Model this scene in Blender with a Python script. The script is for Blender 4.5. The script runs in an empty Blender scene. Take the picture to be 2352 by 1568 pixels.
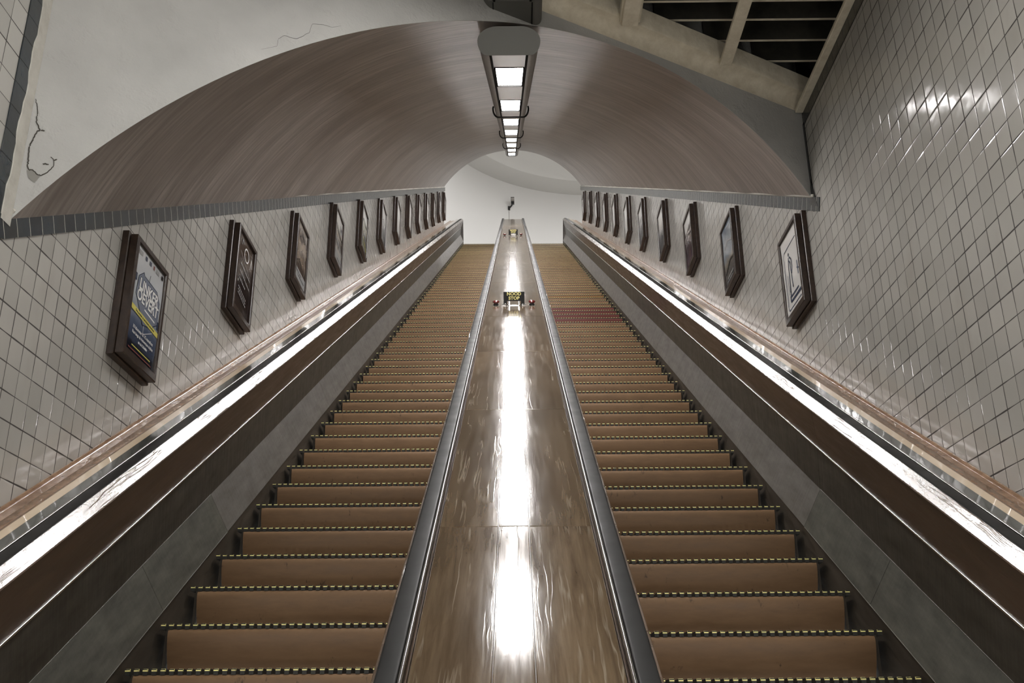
import bpy, bmesh, math, random
from mathutils import Vector, Matrix
random.seed(7)
SC = bpy.context.scene
COL = SC.collection
R = math.radians
TH = R(30); CT, ST = math.cos(TH), math.sin(TH)
Z0 = 1.6                      # eye height above the lower hall floor
T = 0.105                     # wall tile
XW = 1.93                     # half width of the tunnel
PITCH = 0.4084                # step pitch along the slope


def P3(x, u, w):
    """x across, u up the slope, w square to the slope (measured from the eye) -> world."""
    return Vector((x, CT * u - ST * w, ST * u + CT * w + Z0))


UDIR = Vector((0, CT, ST)); WDIR = Vector((0, -ST, CT))

# ------------------------------------------------------------------ node helpers


class NT:
    def __init__(s, name):
        s.m = bpy.data.materials.new(name); s.m.use_nodes = True
        s.t = s.m.node_tree; s.n = s.t.nodes; s.l = s.t.links
        s.n.clear(); s.out = s.n.new('ShaderNodeOutputMaterial')

    def node(s, typ, ins=None, **kw):
        nd = s.n.new(typ)
        for k, v in kw.items(): setattr(nd, k, v)
        for k, v in (ins or {}).items(): s.put(nd.inputs[k], v)
        return nd

    def put(s, sock, v):
        if isinstance(v, bpy.types.NodeSocket): s.l.new(v, sock)
        elif isinstance(v, bpy.types.Node): s.l.new(v.outputs[0], sock)
        else:
            if sock.type == 'RGBA' and len(v) == 3: v = (*v, 1)
            sock.default_value = v

    def math(s, op, a, b=0.0, c=None, clamp=False):
        nd = s.n.new('ShaderNodeMath'); nd.operation = op; nd.use_clamp = clamp
        s.put(nd.inputs[0], a); s.put(nd.inputs[1], b)
        if c is not None: s.put(nd.inputs[2], c)
        return nd.outputs[0]

    def vmath(s, op, a, b=None, scale=None):
        nd = s.n.new('ShaderNodeVectorMath'); nd.operation = op
        s.put(nd.inputs[0], a)
        if b is not None: s.put(nd.inputs[1], b)
        if scale is not None: s.put(nd.inputs['Scale'], scale)
        return nd.outputs['Value'] if op in ('DOT_PRODUCT', 'LENGTH', 'DISTANCE') else nd.outputs[0]

    def pos(s):
        return s.node('ShaderNodeNewGeometry').outputs['Position']

    def objc(s):
        return s.node('ShaderNodeTexCoord').outputs['Object']

    def uv(s):
        return s.node('ShaderNodeTexCoord').outputs['UV']

    def sep(s, v):
        return s.node('ShaderNodeSeparateXYZ', {0: v}).outputs

    def comb(s, x=0.0, y=0.0, z=0.0):
        return s.node('ShaderNodeCombineXYZ', {0: x, 1: y, 2: z}).outputs[0]

    def xuw(s):
        """slope coordinates (x, u, w) of the shaded point"""
        p = s.vmath('SUBTRACT', s.pos(), (0, 0, Z0))
        return s.comb(s.sep(p)[0], s.vmath('DOT_PRODUCT', p, tuple(UDIR)), s.vmath('DOT_PRODUCT', p, tuple(WDIR)))

    def scale(s, v, k):
        return s.vmath('MULTIPLY', v, k)

    def noise(s, v, sc=5.0, det=3.0, rough=0.5, dist=0.0):
        return s.node('ShaderNodeTexNoise', {'Vector': v, 'Scale': sc, 'Detail': det, 'Roughness': rough, 'Distortion': dist}).outputs[0]

    def ramp(s, f, stops):
        nd = s.n.new('ShaderNodeValToRGB'); s.put(nd.inputs[0], f)
        e = nd.color_ramp.elements
        while len(e) < len(stops): e.new(0.5)
        for el, (p, c) in zip(e, stops):
            el.position = p; el.color = (*c, 1) if len(c) == 3 else c
        return nd.outputs[0]

    def rng(s, f, a, b, c=0.0, d=1.0):
        return s.node('ShaderNodeMapRange', {0: f, 1: a, 2: b, 3: c, 4: d}).outputs[0]

    def mix(s, f, a, b, blend='MIX'):
        nd = s.n.new('ShaderNodeMix'); nd.data_type = 'RGBA'; nd.blend_type = blend
        s.put(nd.inputs[0], f); s.put(nd.inputs[6], a); s.put(nd.inputs[7], b)
        return nd.outputs[2]

    def bump(s, h, strength=0.3, dist=0.01, normal=None):
        nd = s.node('ShaderNodeBump', {'Height': h, 'Strength': strength, 'Distance': dist})
        if normal is not None: s.put(nd.inputs['Normal'], normal)
        return nd.outputs[0]

    def bsdf(s, color, rough=0.5, normal=None, metal=0.0, spec=0.5, coat=0.0, coat_rough=0.1, coat_normal=None):
        b = s.node('ShaderNodeBsdfPrincipled', {'Base Color': color, 'Roughness': rough, 'Metallic': metal,
                                                'Specular IOR Level': spec, 'Coat Weight': coat, 'Coat Roughness': coat_rough})
        if normal is not None: s.put(b.inputs['Normal'], normal)
        if coat_normal is not None: s.put(b.inputs['Coat Normal'], coat_normal)
        s.l.new(b.outputs[0], s.out.inputs[0]); return s.m


def srgb(r, g, b):
    f = lambda c: (c / 255 / 12.92) if c / 255 <= 0.04045 else ((c / 255 + 0.055) / 1.055) ** 2.4
    return (f(r), f(g), f(b))


def simple(name, col, rough=0.5, metal=0.0, spec=0.5, coat=0.0, coat_rough=0.1):
    return NT(name).bsdf(col, rough, metal=metal, spec=spec, coat=coat, coat_rough=coat_rough)


# ------------------------------------------------------------------ materials
M = {}


def tile_mat(name, y0, z0, tone):
    n = NT(name)
    p = n.sep(n.pos())
    cy = n.math('DIVIDE', n.math('SUBTRACT', p[1], y0), T)
    cz = n.math('DIVIDE', n.math('SUBTRACT', p[2], z0), T)
    iy, iz = n.math('FLOOR', cy), n.math('FLOOR', cz)
    fy, fz = n.math('FRACT', cy), n.math('FRACT', cz)
    edge = lambda f: n.math('MINIMUM', f, n.math('SUBTRACT', 1.0, f))
    ey, ez = edge(fy), edge(fz)
    wob = n.rng(n.noise(n.pos(), 6.0, 2.0), 0.35, 0.65, 0.012, 0.03)
    my = n.math('LESS_THAN', ey, wob); mz = n.math('LESS_THAN', ez, n.math('MULTIPLY', wob, 1.15))
    grout = n.math('MAXIMUM', my, mz)
    wn = n.node('ShaderNodeTexWhiteNoise', {'Vector': n.comb(iy, iz, 3.3)}, noise_dimensions='3D')
    rnd, rcol = wn.outputs['Value'], wn.outputs['Color']
    base = n.mix(rnd, tuple(c * 0.86 for c in tone), tone)
    dirt = n.noise(n.scale(n.pos(), (1, 1.5, 0.7)), 2.2, 4.0, 0.6)
    base = n.mix(n.rng(dirt, 0.55, 0.8, 0.0, 0.45), base, tuple(c * f for c, f in zip(tone, (0.72, 0.68, 0.64))))
    col = n.mix(grout, base, (0.035, 0.03, 0.027))
    # each tile sits very slightly out of true, and its glaze is wavy
    tilt = n.scale(n.vmath('SUBTRACT', rcol, (0.5, 0.5, 0.5)), (0.0, 0.028, 0.028))
    nrm = n.vmath('NORMALIZE', n.vmath('ADD', n.node('ShaderNodeNewGeometry').outputs['Normal'], tilt))
    hgt = n.math('ADD', n.math('MULTIPLY', n.noise(n.pos(), 14.0, 1.0), 0.35),
                 n.math('MULTIPLY', n.rng(n.math('MINIMUM', ey, ez), 0.0, 0.07), 0.35))
    nrm = n.bump(hgt, 0.12, 0.02, nrm)
    rough = n.math('ADD', n.math('MULTIPLY', grout, 0.6), n.rng(dirt, 0.3, 0.7, 0.09, 0.17))
    return n.bsdf(col, rough, nrm, spec=0.55)


TILE_WHITE = srgb(178, 175, 169)
M['tile_l'] = tile_mat('white_wall_tile', 33.243 * T, 16.467 * T + Z0, TILE_WHITE)
M['tile_r'] = tile_mat('white_wall_tile_far', 42.092 * T, 22.9185 * T + Z0, TILE_WHITE)


def slate_mat(name, axis, off, pitch=T, light=True, dark=1.0):
    """dark slate course; joints every tile along the chosen axis ('u', 'y' or 'z')"""
    n = NT(name)
    c = {'u': lambda: n.sep(n.xuw())[1], 'y': lambda: n.sep(n.pos())[1], 'z': lambda: n.sep(n.pos())[2]}[axis]()
    cc = n.math('DIVIDE', n.math('SUBTRACT', c, off), pitch)
    f = n.math('FRACT', cc); e = n.math('MINIMUM', f, n.math('SUBTRACT', 1.0, f))
    j = n.math('LESS_THAN', e, 0.018)
    rnd = n.node('ShaderNodeTexWhiteNoise', {'W': n.math('FLOOR', cc)}, noise_dimensions='1D').outputs[0]
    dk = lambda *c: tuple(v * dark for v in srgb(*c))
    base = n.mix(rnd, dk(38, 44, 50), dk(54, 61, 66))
    base = n.mix(n.rng(n.noise(n.pos(), 9.0, 4.0), 0.4, 0.7), base, dk(46, 48, 48))
    col = n.mix(j, base, srgb(176, 172, 160) if light else srgb(20, 20, 20))
    return n.bsdf(col, n.math('ADD', 0.2, n.math('MULTIPLY', j, 0.4)), n.bump(n.noise(n.pos(), 20.0, 3.0), 0.12, 0.01))


M['slate_u'] = slate_mat('slate_course', 'u', 3.93)
M['slate_z'] = slate_mat('slate_upright_course', 'z', 16.467 * T + Z0, light=False)
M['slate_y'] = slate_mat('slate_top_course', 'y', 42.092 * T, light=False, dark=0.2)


def plaster_mat():
    n = NT('white_plaster')
    p = n.pos()
    big = n.noise(p, 1.6, 4.0, 0.6)
    col = n.mix(n.rng(big, 0.3, 0.7), srgb(160, 159, 155), srgb(180, 179, 175))
    h = n.math('ADD', n.math('MULTIPLY', n.noise(p, 22.0, 4.0, 0.6), 0.5), n.math('MULTIPLY', n.noise(p, 70.0, 3.0), 0.22))
    h = n.math('ADD', h, n.math('MULTIPLY', n.rng(n.noise(p, 7.0, 4.0, 0.7), 0.55, 0.72), 0.6))
    return n.bsdf(col, 0.55, n.bump(h, 0.6, 0.010), spec=0.4)


M['plaster'] = plaster_mat()
M['plaster_edge'] = NT('plaster_bead').m
n = NT('plaster_bead_white'); M['plaster_edge'] = n.bsdf(n.mix(n.noise(n.pos(), 18.0, 4.0), srgb(206, 203, 194), srgb(160, 155, 146)), 0.6, n.bump(n.noise(n.pos(), 40.0, 3.0), 0.6, 0.01))


def vault_mat():
    n = NT('painted_vault')
    q = n.sep(n.xuw())
    ang = n.math('ARCTAN2', q[0], n.math('ADD', q[2], 1.5))
    st = n.comb(n.math('MULTIPLY', ang, 1.2), n.math('MULTIPLY', q[1], 7.0), 0.0)
    streak = n.noise(st, 3.0, 6.0, 0.7, 0.3)
    fine = n.noise(n.comb(n.math('MULTIPLY', ang, 3.4), n.math('MULTIPLY', q[1], 8.0), 0.0), 3.0, 4.0, 0.65)
    col = n.mix(n.rng(streak, 0.32, 0.68), srgb(122, 114, 108), srgb(188, 180, 173))
    col = n.mix(n.rng(n.noise(n.comb(n.math('MULTIPLY', ang, 1.6), n.math('MULTIPLY', q[1], 1.8), 0.0), 1.3, 5.0, 0.65), 0.38, 0.66, 0.0, 0.75), col, srgb(126, 118, 113))
    dash = n.math('MULTIPLY', n.rng(fine, 0.57, 0.66), n.math('MULTIPLY', n.rng(n.math('ABSOLUTE', ang), 0.75, 0.25), n.rng(n.noise(n.comb(n.math('MULTIPLY', ang, 3.0), q[1], 0.0), 1.4, 3.0), 0.42, 0.58)))
    col = n.mix(n.math('MULTIPLY', dash, 0.75), col, srgb(74, 68, 64))
    # one long scrape near the springing
    return n.bsdf(col, 0.38, n.bump(n.math('ADD', streak, n.math('MULTIPLY', fine, 0.4)), 0.2, 0.01), spec=0.4)


M['vault'] = vault_mat()


def riser_mat(name, c1, c2):
    n = NT(name)
    o = n.objc(); rnd = n.node('ShaderNodeObjectInfo').outputs['Random']
    v = n.vmath('ADD', n.scale(o, (1.0, 1.0, 1.0)), n.comb(n.math('MULTIPLY', rnd, 37.0), 0.0, n.math('MULTIPLY', rnd, 11.0)))
    grain = n.noise(n.scale(v, (1.2, 4.0, 5.0)), 6.0, 5.0, 0.7)
    col = n.mix(n.rng(grain, 0.15, 0.9), c1, c2)
    col = n.mix(n.math('MULTIPLY', rnd, 0.3), col, tuple(c * 0.66 for c in c1))
    scuff = n.noise(n.scale(v, (2.6, 3.0, 1.1)), 7.0, 4.0, 0.75)
    col = n.mix(n.rng(scuff, 0.64, 0.74, 0.0, 0.75), col, (0.012, 0.01, 0.009))
    return n.bsdf(col, n.rng(grain, 0.3, 0.7, 0.42, 0.58), n.bump(grain, 0.1, 0.004), spec=0.35)


M['riser'] = riser_mat('brown_riser_wood', srgb(116, 89, 63), srgb(146, 115, 84))
M['riser_red'] = riser_mat('red_riser_wood', srgb(94, 44, 38), srgb(112, 58, 50))
M['riser_ochre'] = riser_mat('ochre_riser_wood', srgb(120, 88, 48), srgb(144, 106, 62))
n = NT('dark_cleat_wood'); M['cleat'] = n.bsdf(n.mix(n.noise(n.objc(), 30.0, 3.0), srgb(26, 25, 22), srgb(52, 50, 43)), 0.6)
n = NT('yellow_cleat_paint')
_o = n.vmath('ADD', n.objc(), n.comb(n.math('MULTIPLY', n.node('ShaderNodeObjectInfo').outputs['Random'], 50.0), 0.0, 0.0))
M['yellow'] = n.bsdf(n.mix(n.rng(n.noise(_o, 11.0, 3.0, 0.7), 0.56, 0.7), srgb(250, 238, 158), srgb(150, 138, 96)), 0.4)


def metal_mat(name, c1, c2, r=0.42, metal=0.75):
    n = NT(name)
    q = n.xuw()
    v = n.noise(n.scale(q, (9.0, 2.0, 9.0)), 2.0, 5.0, 0.65)
    scr = n.noise(n.scale(q, (3.0, 30.0, 3.0)), 2.0, 4.0, 0.7)
    col = n.mix(n.rng(v, 0.3, 0.7), c1, c2)
    return n.bsdf(col, n.rng(scr, 0.3, 0.7, r - 0.08, r + 0.1), n.bump(n.math('ADD', v, n.math('MULTIPLY', scr, 0.3)), 0.08, 0.01), metal=metal)


M['sheet_old'] = metal_mat('old_skirt_steel', srgb(84, 84, 78), srgb(120, 119, 111), 0.38, 0.45)
M['sheet_new'] = metal_mat('skirt_steel', srgb(112, 108, 104), srgb(142, 138, 134), 0.36, 0.5)
M['kick'] = metal_mat('dark_kick_steel', srgb(70, 68, 62), srgb(98, 95, 88), 0.42, 0.6)
M['edge_steel'] = simple('worn_edge_steel', (0.5, 0.49, 0.46), 0.35, 1.0)
M['trim_steel'] = simple('polished_trim_steel', (0.75, 0.73, 0.68), 0.18, 1.0)


def wood_mat(name, c1, c2, rough=0.3, axis=(14.0, 1.2, 14.0), coat=0.0, scratch=0.0, coat_rough=0.12, bump=0.12):
    n = NT(name)
    rnd = n.node('ShaderNodeObjectInfo').outputs['Random']
    q = n.vmath('ADD', n.xuw(), n.comb(n.math('MULTIPLY', rnd, 23.0), n.math('MULTIPLY', rnd, 9.0), 0.0))
    g = n.noise(n.scale(q, axis), 2.4, 6.0, 0.65, 0.4)
    big = n.noise(n.scale(q, (5.0, 0.9, 5.0)), 1.6, 3.0)
    col = n.mix(n.rng(g, 0.3, 0.72), c1, c2)
    col = n.mix(n.rng(big, 0.35, 0.75, 0.0, 0.6), col, tuple(c * 0.55 for c in c1))
    col = n.mix(n.math('MULTIPLY', rnd, 0.35), col, tuple(c * 0.6 for c in c1))
    if scratch:
        wv = n.vmath('ADD', n.scale(q, (1.0, 0.02, 1.0)), n.scale(n.node('ShaderNodeTexNoise', {'Vector': n.scale(q, (3.0, 2.0, 3.0)), 'Scale': 1.5}).outputs['Color'], (0.03, 0.0, 0.03)))
        s1 = n.math('ABSOLUTE', n.math('SUBTRACT', n.noise(n.scale(wv, (9.0, 9.0, 9.0)), 2.0, 3.0, 0.6), 0.5))
        sc = n.math('MULTIPLY', n.rng(s1, 0.0, 0.02, 1.0, 0.0), n.rng(n.noise(n.scale(q, (4.0, 1.2, 4.0)), 2.0, 2.0), 0.45, 0.62))
        col = n.mix(n.math('MULTIPLY', sc, 0.32 * scratch), col, srgb(196, 186, 170))
        h = n.math('ADD', n.math('MULTIPLY', g, 0.7), n.math('MULTIPLY', n.noise(n.scale(q, (1.0, 0.7, 1.0)), 60.0, 2.0), 0.16))
        h = n.math('SUBTRACT', h, n.math('MULTIPLY', sc, 0.35))
    else:
        h = g
    bn = n.bump(h, bump, 0.006)
    return n.bsdf(col, n.rng(g, 0.3, 0.7, rough * 0.8, rough * 1.35), bn, coat=coat, coat_rough=coat_rough, coat_normal=bn, spec=0.5)


M['deck'] = wood_mat('varnished_deck_wood', srgb(86, 71, 54), srgb(118, 101, 79), 0.10, (16.0, 1.0, 16.0), 0.0, 1.0, 0.09, 0.05)
M['rail_wood'] = wood_mat('varnished_rail_wood', srgb(84, 68, 54), srgb(118, 98, 82), 0.25, (10.0, 3.0, 10.0), 0.9, 0.7, 0.17, 0.28)
M['panel_wood'] = wood_mat('dark_panel_wood', srgb(58, 42, 30), srgb(88, 66, 48), 0.36, (10.0, 1.0, 10.0), 0.2, 0.0, 0.25)
M['skirt_wood'] = wood_mat('dark_skirt_wood', srgb(54, 46, 36), srgb(84, 74, 60), 0.5, (10.0, 2.0, 10.0))
n = NT('black_rubber'); M['rubber'] = n.bsdf(n.mix(n.noise(n.xuw(), 4.0, 3.0), srgb(24, 24, 23), srgb(38, 37, 36)), n.rng(n.noise(n.xuw(), 9.0, 3.0), 0.3, 0.7, 0.4, 0.5), spec=0.12)
n = NT('handrail_guide_steel'); M['guide'] = n.bsdf((0.5, 0.48, 0.45), 0.2, metal=1.0)
n = NT('polished_cream_ledge')
_q = n.xuw()
M['ledge'] = n.bsdf(n.mix(n.noise(_q, 3.0, 5.0, 0.65), srgb(198, 176, 150), srgb(222, 204, 180)), 0.07,
                    n.bump(n.noise(_q, 6.0, 2.0), 0.03, 0.02), spec=0.8)
n = NT('polished_grey_ledge_tile')
_q = n.sep(n.xuw()); _f = n.math('FRACT', n.math('DIVIDE', _q[1], 0.105))
_wv = n.math('ADD', _f, n.math('MULTIPLY', n.math('SUBTRACT', n.noise(n.xuw(), 14.0, 2.0), 0.5), 0.16))
_j = n.math('LESS_THAN', n.math('ABSOLUTE', n.math('SUBTRACT', _wv, 0.5)), 0.03)
M['ledge_grey'] = n.bsdf(n.mix(_j, n.mix(n.noise(n.xuw(), 5.0, 4.0), srgb(62, 64, 62), srgb(88, 90, 86)), (0.02, 0.02, 0.02)), 0.08,
                         n.bump(n.noise(n.xuw(), 9.0, 2.0), 0.03, 0.01), spec=0.8)
n = NT('brown_glazed_moulding')
M['mould'] = n.bsdf(n.mix(n.rng(n.noise(n.scale(n.xuw(), (5, 3, 5)), 3.0, 5.0, 0.7), 0.3, 0.7), srgb(112, 84, 64), srgb(160, 128, 102)), 0.18,
                    n.bump(n.noise(n.xuw(), 24.0, 3.0), 0.2, 0.01), spec=0.6)
n = NT('dark_frame_wood')
M['frame'] = n.bsdf(n.mix(n.rng(n.noise(n.scale(n.objc(), (12, 12, 12)), 2.0, 5.0, 0.7), 0.35, 0.75), srgb(34, 25, 20), srgb(62, 47, 37)), 0.32,
                    n.bump(n.noise(n.objc(), 40.0, 3.0), 0.1, 0.005), spec=0.5)
n = NT('grey_housing_paint')
M['housing'] = n.bsdf(n.mix(n.rng(n.noise(n.pos(), 14.0, 5.0, 0.7), 0.3, 0.7), srgb(104, 102, 95), srgb(124, 121, 114)), 0.42, spec=0.4)
M['cap_shade'] = simple('shaded_cap_grey', srgb(84, 83, 78), 0.5)  # casing grey darkened: shade on end caps and sleeve put into the colour
M['lamp_panel'] = simple('enamel_lamp_panel', srgb(196, 192, 184), 0.35)
M['black'] = simple('black_enamel', (0.008, 0.008, 0.008), 0.35)
M['black_matt'] = simple('black_matt_paint', (0.006, 0.006, 0.006), 0.8, spec=0.1)
M['chrome'] = simple('chrome', (0.85, 0.84, 0.82), 0.08, 1.0)
M['sign_yellow'] = simple('sign_yellow_paint', srgb(246, 236, 160), 0.5)
M['button_red'] = simple('red_button_plastic', srgb(92, 30, 28), 0.25, coat=0.3)
M['upper_wall'] = simple('upper_hall_paint', srgb(213, 212, 210), 0.7)
M['upper_ceiling'] = simple('upper_ceiling_paint', srgb(204, 203, 200), 0.75)
n = NT('cream_beam_paint')
M['cream'] = n.bsdf(n.mix(n.rng(n.noise(n.pos(), 12.0, 5.0, 0.7), 0.35, 0.75), srgb(222, 214, 194), srgb(196, 186, 164)), 0.5, n.bump(n.noise(n.pos(), 30.0, 4.0), 0.4, 0.008))
n = NT('dark_coffer_board')
M['coffer'] = n.bsdf(n.mix(n.rng(n.noise(n.pos(), 3.0, 5.0, 0.7), 0.4, 0.75), srgb(34, 33, 28), srgb(66, 62, 54)), 0.6)
M['hall_floor'] = simple('grey_floor_tile', srgb(120, 116, 108), 0.35)
M['comb'] = metal_mat('landing_plate_steel', srgb(110, 108, 102), srgb(140, 138, 132), 0.35)
M['cctv'] = simple('camera_grey_paint', srgb(150, 146, 140), 0.4)
M['cable'] = simple('grey_cable', srgb(150, 147, 140), 0.5)


def emit(name, col, power):
    n = NT(name)
    e = n.node('ShaderNodeEmission', {'Color': (*col, 1), 'Strength': power})
    n.l.new(e.outputs[0], n.out.inputs[0]); return n.m


L_LAMP = 34.0
M['lamp'] = emit('lit_lamp_glass', (1.0, 0.97, 0.955), L_LAMP)
M['lamp_hall'] = emit('lit_hall_lamp_glass', (1.0, 0.98, 0.95), 25.0)
M['fill_globe'] = emit('added_globe_light', (1.0, 0.98, 0.95), 33.0)  # glow of the added, unseen globes in the lower hall
M['fill_upper'] = emit('added_upper_light', (1.0, 0.99, 0.99), 57.0)  # glow of the added, unseen lamps in the upper hall

# ------------------------------------------------------------------ mesh helpers


def build(name, verts, faces, mats, parent=None, mi=None, smooth=False, loc=None, origin=None):
    """one mesh object; verts in world unless loc/parent frame is given"""
    me = bpy.data.meshes.new(name)
    vs = [Vector(v) for v in verts]
    o_ = Vector(origin) if origin is not None else Vector((0, 0, 0))
    me.from_pydata([v - o_ for v in vs], [], faces)
    for m in (mats if isinstance(mats, (list, tuple)) else [mats]): me.materials.append(m)
    if mi:
        for p, i in zip(me.polygons, mi): p.material_index = i
    bm = bmesh.new(); bm.from_mesh(me)
    bmesh.ops.recalc_face_normals(bm, faces=bm.faces)
    bm.to_mesh(me); bm.free()
    if smooth:
        me.shade_smooth()
        try: me.set_sharp_from_angle(angle=R(35))
        except Exception: pass
    me.update()
    ob = bpy.data.objects.new(name, me); COL.objects.link(ob)
    ob.location = o_
    if parent is not None:
        ob.parent = parent
        ob.matrix_parent_inverse = Matrix.Identity(4)
        ob.location = o_ - parent.location if origin is not None or not parent.get('_local') else Vector((0, 0, 0))
    return ob


def empty(name, loc, label=None, cat=None, group=None):
    o = bpy.data.objects.new(name, None); COL.objects.link(o); o.location = loc
    o.empty_display_size = 0.1
    tag(o, label, cat, group); return o


def tag(o, label=None, cat=None, group=None, kind=None):
    if label: o['label'] = label
    if cat: o['category'] = cat
    if group: o['group'] = group
    if kind: o['kind'] = kind
    return o


class MB:
    """collects primitives into one mesh"""
    def __init__(s): s.v = []; s.f = []; s.mi = []

    def add(s, vs, fs, mi=0):
        b = len(s.v); s.v += [Vector(v) for v in vs]; s.f += [tuple(i + b for i in f) for f in fs]; s.mi += [mi] * len(fs)

    def box(s, lo, hi, mi=0, fn=None, bev=0.0):
        (x0, y0, z0), (x1, y1, z1) = lo, hi
        if bev > 0:
            bm = bmesh.new(); bmesh.ops.create_cube(bm, size=1.0)
            for v in bm.verts:
                v.co = Vector(((x0 + x1) / 2 + v.co.x * (x1 - x0), (y0 + y1) / 2 + v.co.y * (y1 - y0), (z0 + z1) / 2 + v.co.z * (z1 - z0)))
            bmesh.ops.bevel(bm, geom=list(bm.edges), offset=bev, segments=2, affect='EDGES', profile=0.5)
            bm.verts.index_update()
            vs = [v.co.copy() for v in bm.verts]; fs = [tuple(v.index for v in f.verts) for f in bm.faces]; bm.free()
        else:
            vs = [Vector(c) for c in ((x0, y0, z0), (x1, y0, z0), (x1, y1, z0), (x0, y1, z0), (x0, y0, z1), (x1, y0, z1), (x1, y1, z1), (x0, y1, z1))]
            fs = [(0, 3, 2, 1), (4, 5, 6, 7), (0, 1, 5, 4), (1, 2, 6, 5), (2, 3, 7, 6), (3, 0, 4, 7)]
        if fn: vs = [fn(*v) for v in vs]
        s.add(vs, fs, mi)

    def prism(s, prof, fn, a, b, mi=0, cap=True):
        """closed profile [(p, q)], swept from a to b through fn(p, q, t)"""
        k = len(prof)
        vs = [fn(p, q, a) for p, q in prof] + [fn(p, q, b) for p, q in prof]
        fs = [(i, (i + 1) % k, (i + 1) % k + k, i + k) for i in range(k)]
        if cap: fs += [tuple(range(k - 1, -1, -1)), tuple(range(k, 2 * k))]
        s.add(vs, fs, mi)

    def tube(s, pts, r, seg=10, mi=0, closed_ends=True):
        pts = [Vector(p) for p in pts]; vs = []; fs = []
        up = Vector((0.03, 0.02, 1)).normalized()
        for i, p in enumerate(pts):
            d = (pts[min(i + 1, len(pts) - 1)] - pts[max(i - 1, 0)]).normalized()
            a = d.cross(up)
            if a.length < 0.05: a = d.cross(Vector((1, 0, 0)))
            a.normalize(); b = d.cross(a)
            rr = r[i] if isinstance(r, (list, tuple)) else r
            for k in range(seg):
                t = 2 * math.pi * k / seg
                vs.append(p + a * (rr * math.cos(t)) + b * (rr * math.sin(t)))
        for i in range(len(pts) - 1):
            for k in range(seg):
                k2 = (k + 1) % seg
                fs.append((i * seg + k, i * seg + k2, (i + 1) * seg + k2, (i + 1) * seg + k))
        if closed_ends:
            fs.append(tuple(range(seg - 1, -1, -1))); fs.append(tuple(range((len(pts) - 1) * seg, len(pts) * seg)))
        s.add(vs, fs, mi)

    def lathe(s, prof, centre, axis, seg=24, mi=0):
        axis = Vector(axis).normalized(); a = axis.orthogonal().normalized(); b = axis.cross(a); c = Vector(centre)
        vs = []; fs = []
        for r_, h in prof:
            for k in range(seg):
                t = 2 * math.pi * k / seg
                vs.append(c + axis * h + a * (r_ * math.cos(t)) + b * (r_ * math.sin(t)))
        for i in range(len(prof) - 1):
            for k in range(seg):
                k2 = (k + 1) % seg
                fs.append((i * seg + k, i * seg + k2, (i + 1) * seg + k2, (i + 1) * seg + k))
        fs.append(tuple(range(seg - 1, -1, -1))); fs.append(tuple(range((len(prof) - 1) * seg, len(prof) * seg)))
        s.add(vs, fs, mi)

    def make(s, name, mats, parent=None, smooth=False, origin=None):
        return build(name, s.v, s.f, mats, parent, s.mi, smooth, origin=origin)


slope = lambda x, w, u: P3(x, u, w)
cross = lambda x, z, y: Vector((x, y, z + Z0))

# ------------------------------------------------------------------ setting: geometry of the mouth
A_ = Vector((-XW, 3.427, 0)); B_ = Vector((XW, 5.742, 0))
WD = (B_ - A_).normalized(); WN = Vector((WD.y, -WD.x, 0))      # the front plaster wall runs askew; WN faces the hall
wall_y = lambda x: A_.y + (x + XW) * WD.y / WD.x
RV = (XW ** 2 + 1.0) / 2.0                                        # vault circle: rise 1.0 over half span XW
CW = 0.865 - RV
vault_w = lambda x: CW + math.sqrt(max(RV * RV - x * x, 0))
Y_END = 25.1
Z_CEIL = 3.82


def u_at_y(y, w): return (y + ST * w) / CT


NX = 64
xs = []
a0 = math.asin(XW / RV)
for i in range(NX + 1):
    xs.append(RV * math.sin(-a0 + 2 * a0 * i / NX))
near = [P3(x, u_at_y(wall_y(x), vault_w(x)), vault_w(x)) for x in xs]
far = [P3(x, u_at_y(Y_END, vault_w(x)), vault_w(x)) for x in xs]
vs, fs = [], []
NU = 40
for j in range(NU + 1):
    vs += [near[i].lerp(far[i], j / NU) for i in range(NX + 1)]
for j in range(NU):
    for i in range(NX):
        a = j * (NX + 1) + i
        fs.append((a, a + 1, a + NX + 2, a + NX + 1))
o = build('ceiling', vs, fs, M['vault'], smooth=True); tag(o, kind='structure')
# front plaster wall over the mouth
mb = MB(); back = -WN * 0.003
for i in range(NX):
    for dz in (0,):
        p, q = near[i], near[i + 1]
        pt = Vector((p.x, p.y, Z0 + 4.6)); qt = Vector((q.x, q.y, Z0 + 4.6))
        b = len(mb.v)
        mb.v += [p, q, qt, pt, p + back, q + back, qt + back, pt + back]
        mb.f += [(b, b + 1, b + 2, b + 3), (b + 7, b + 6, b + 5, b + 4), (b, b + 4, b + 5, b + 1), (b + 3, b + 2, b + 6, b + 7)]
        mb.mi += [0] * 4
bm_o = mb.make('wall_front', M['plaster']); tag(bm_o, kind='structure')
bm = bmesh.new(); bm.from_mesh(bm_o.data); bmesh.ops.remove_doubles(bm, verts=bm.verts, dist=1e-5)
bmesh.ops.recalc_face_normals(bm, faces=bm.faces); bm.to_mesh(bm_o.data); bm.free()

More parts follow.
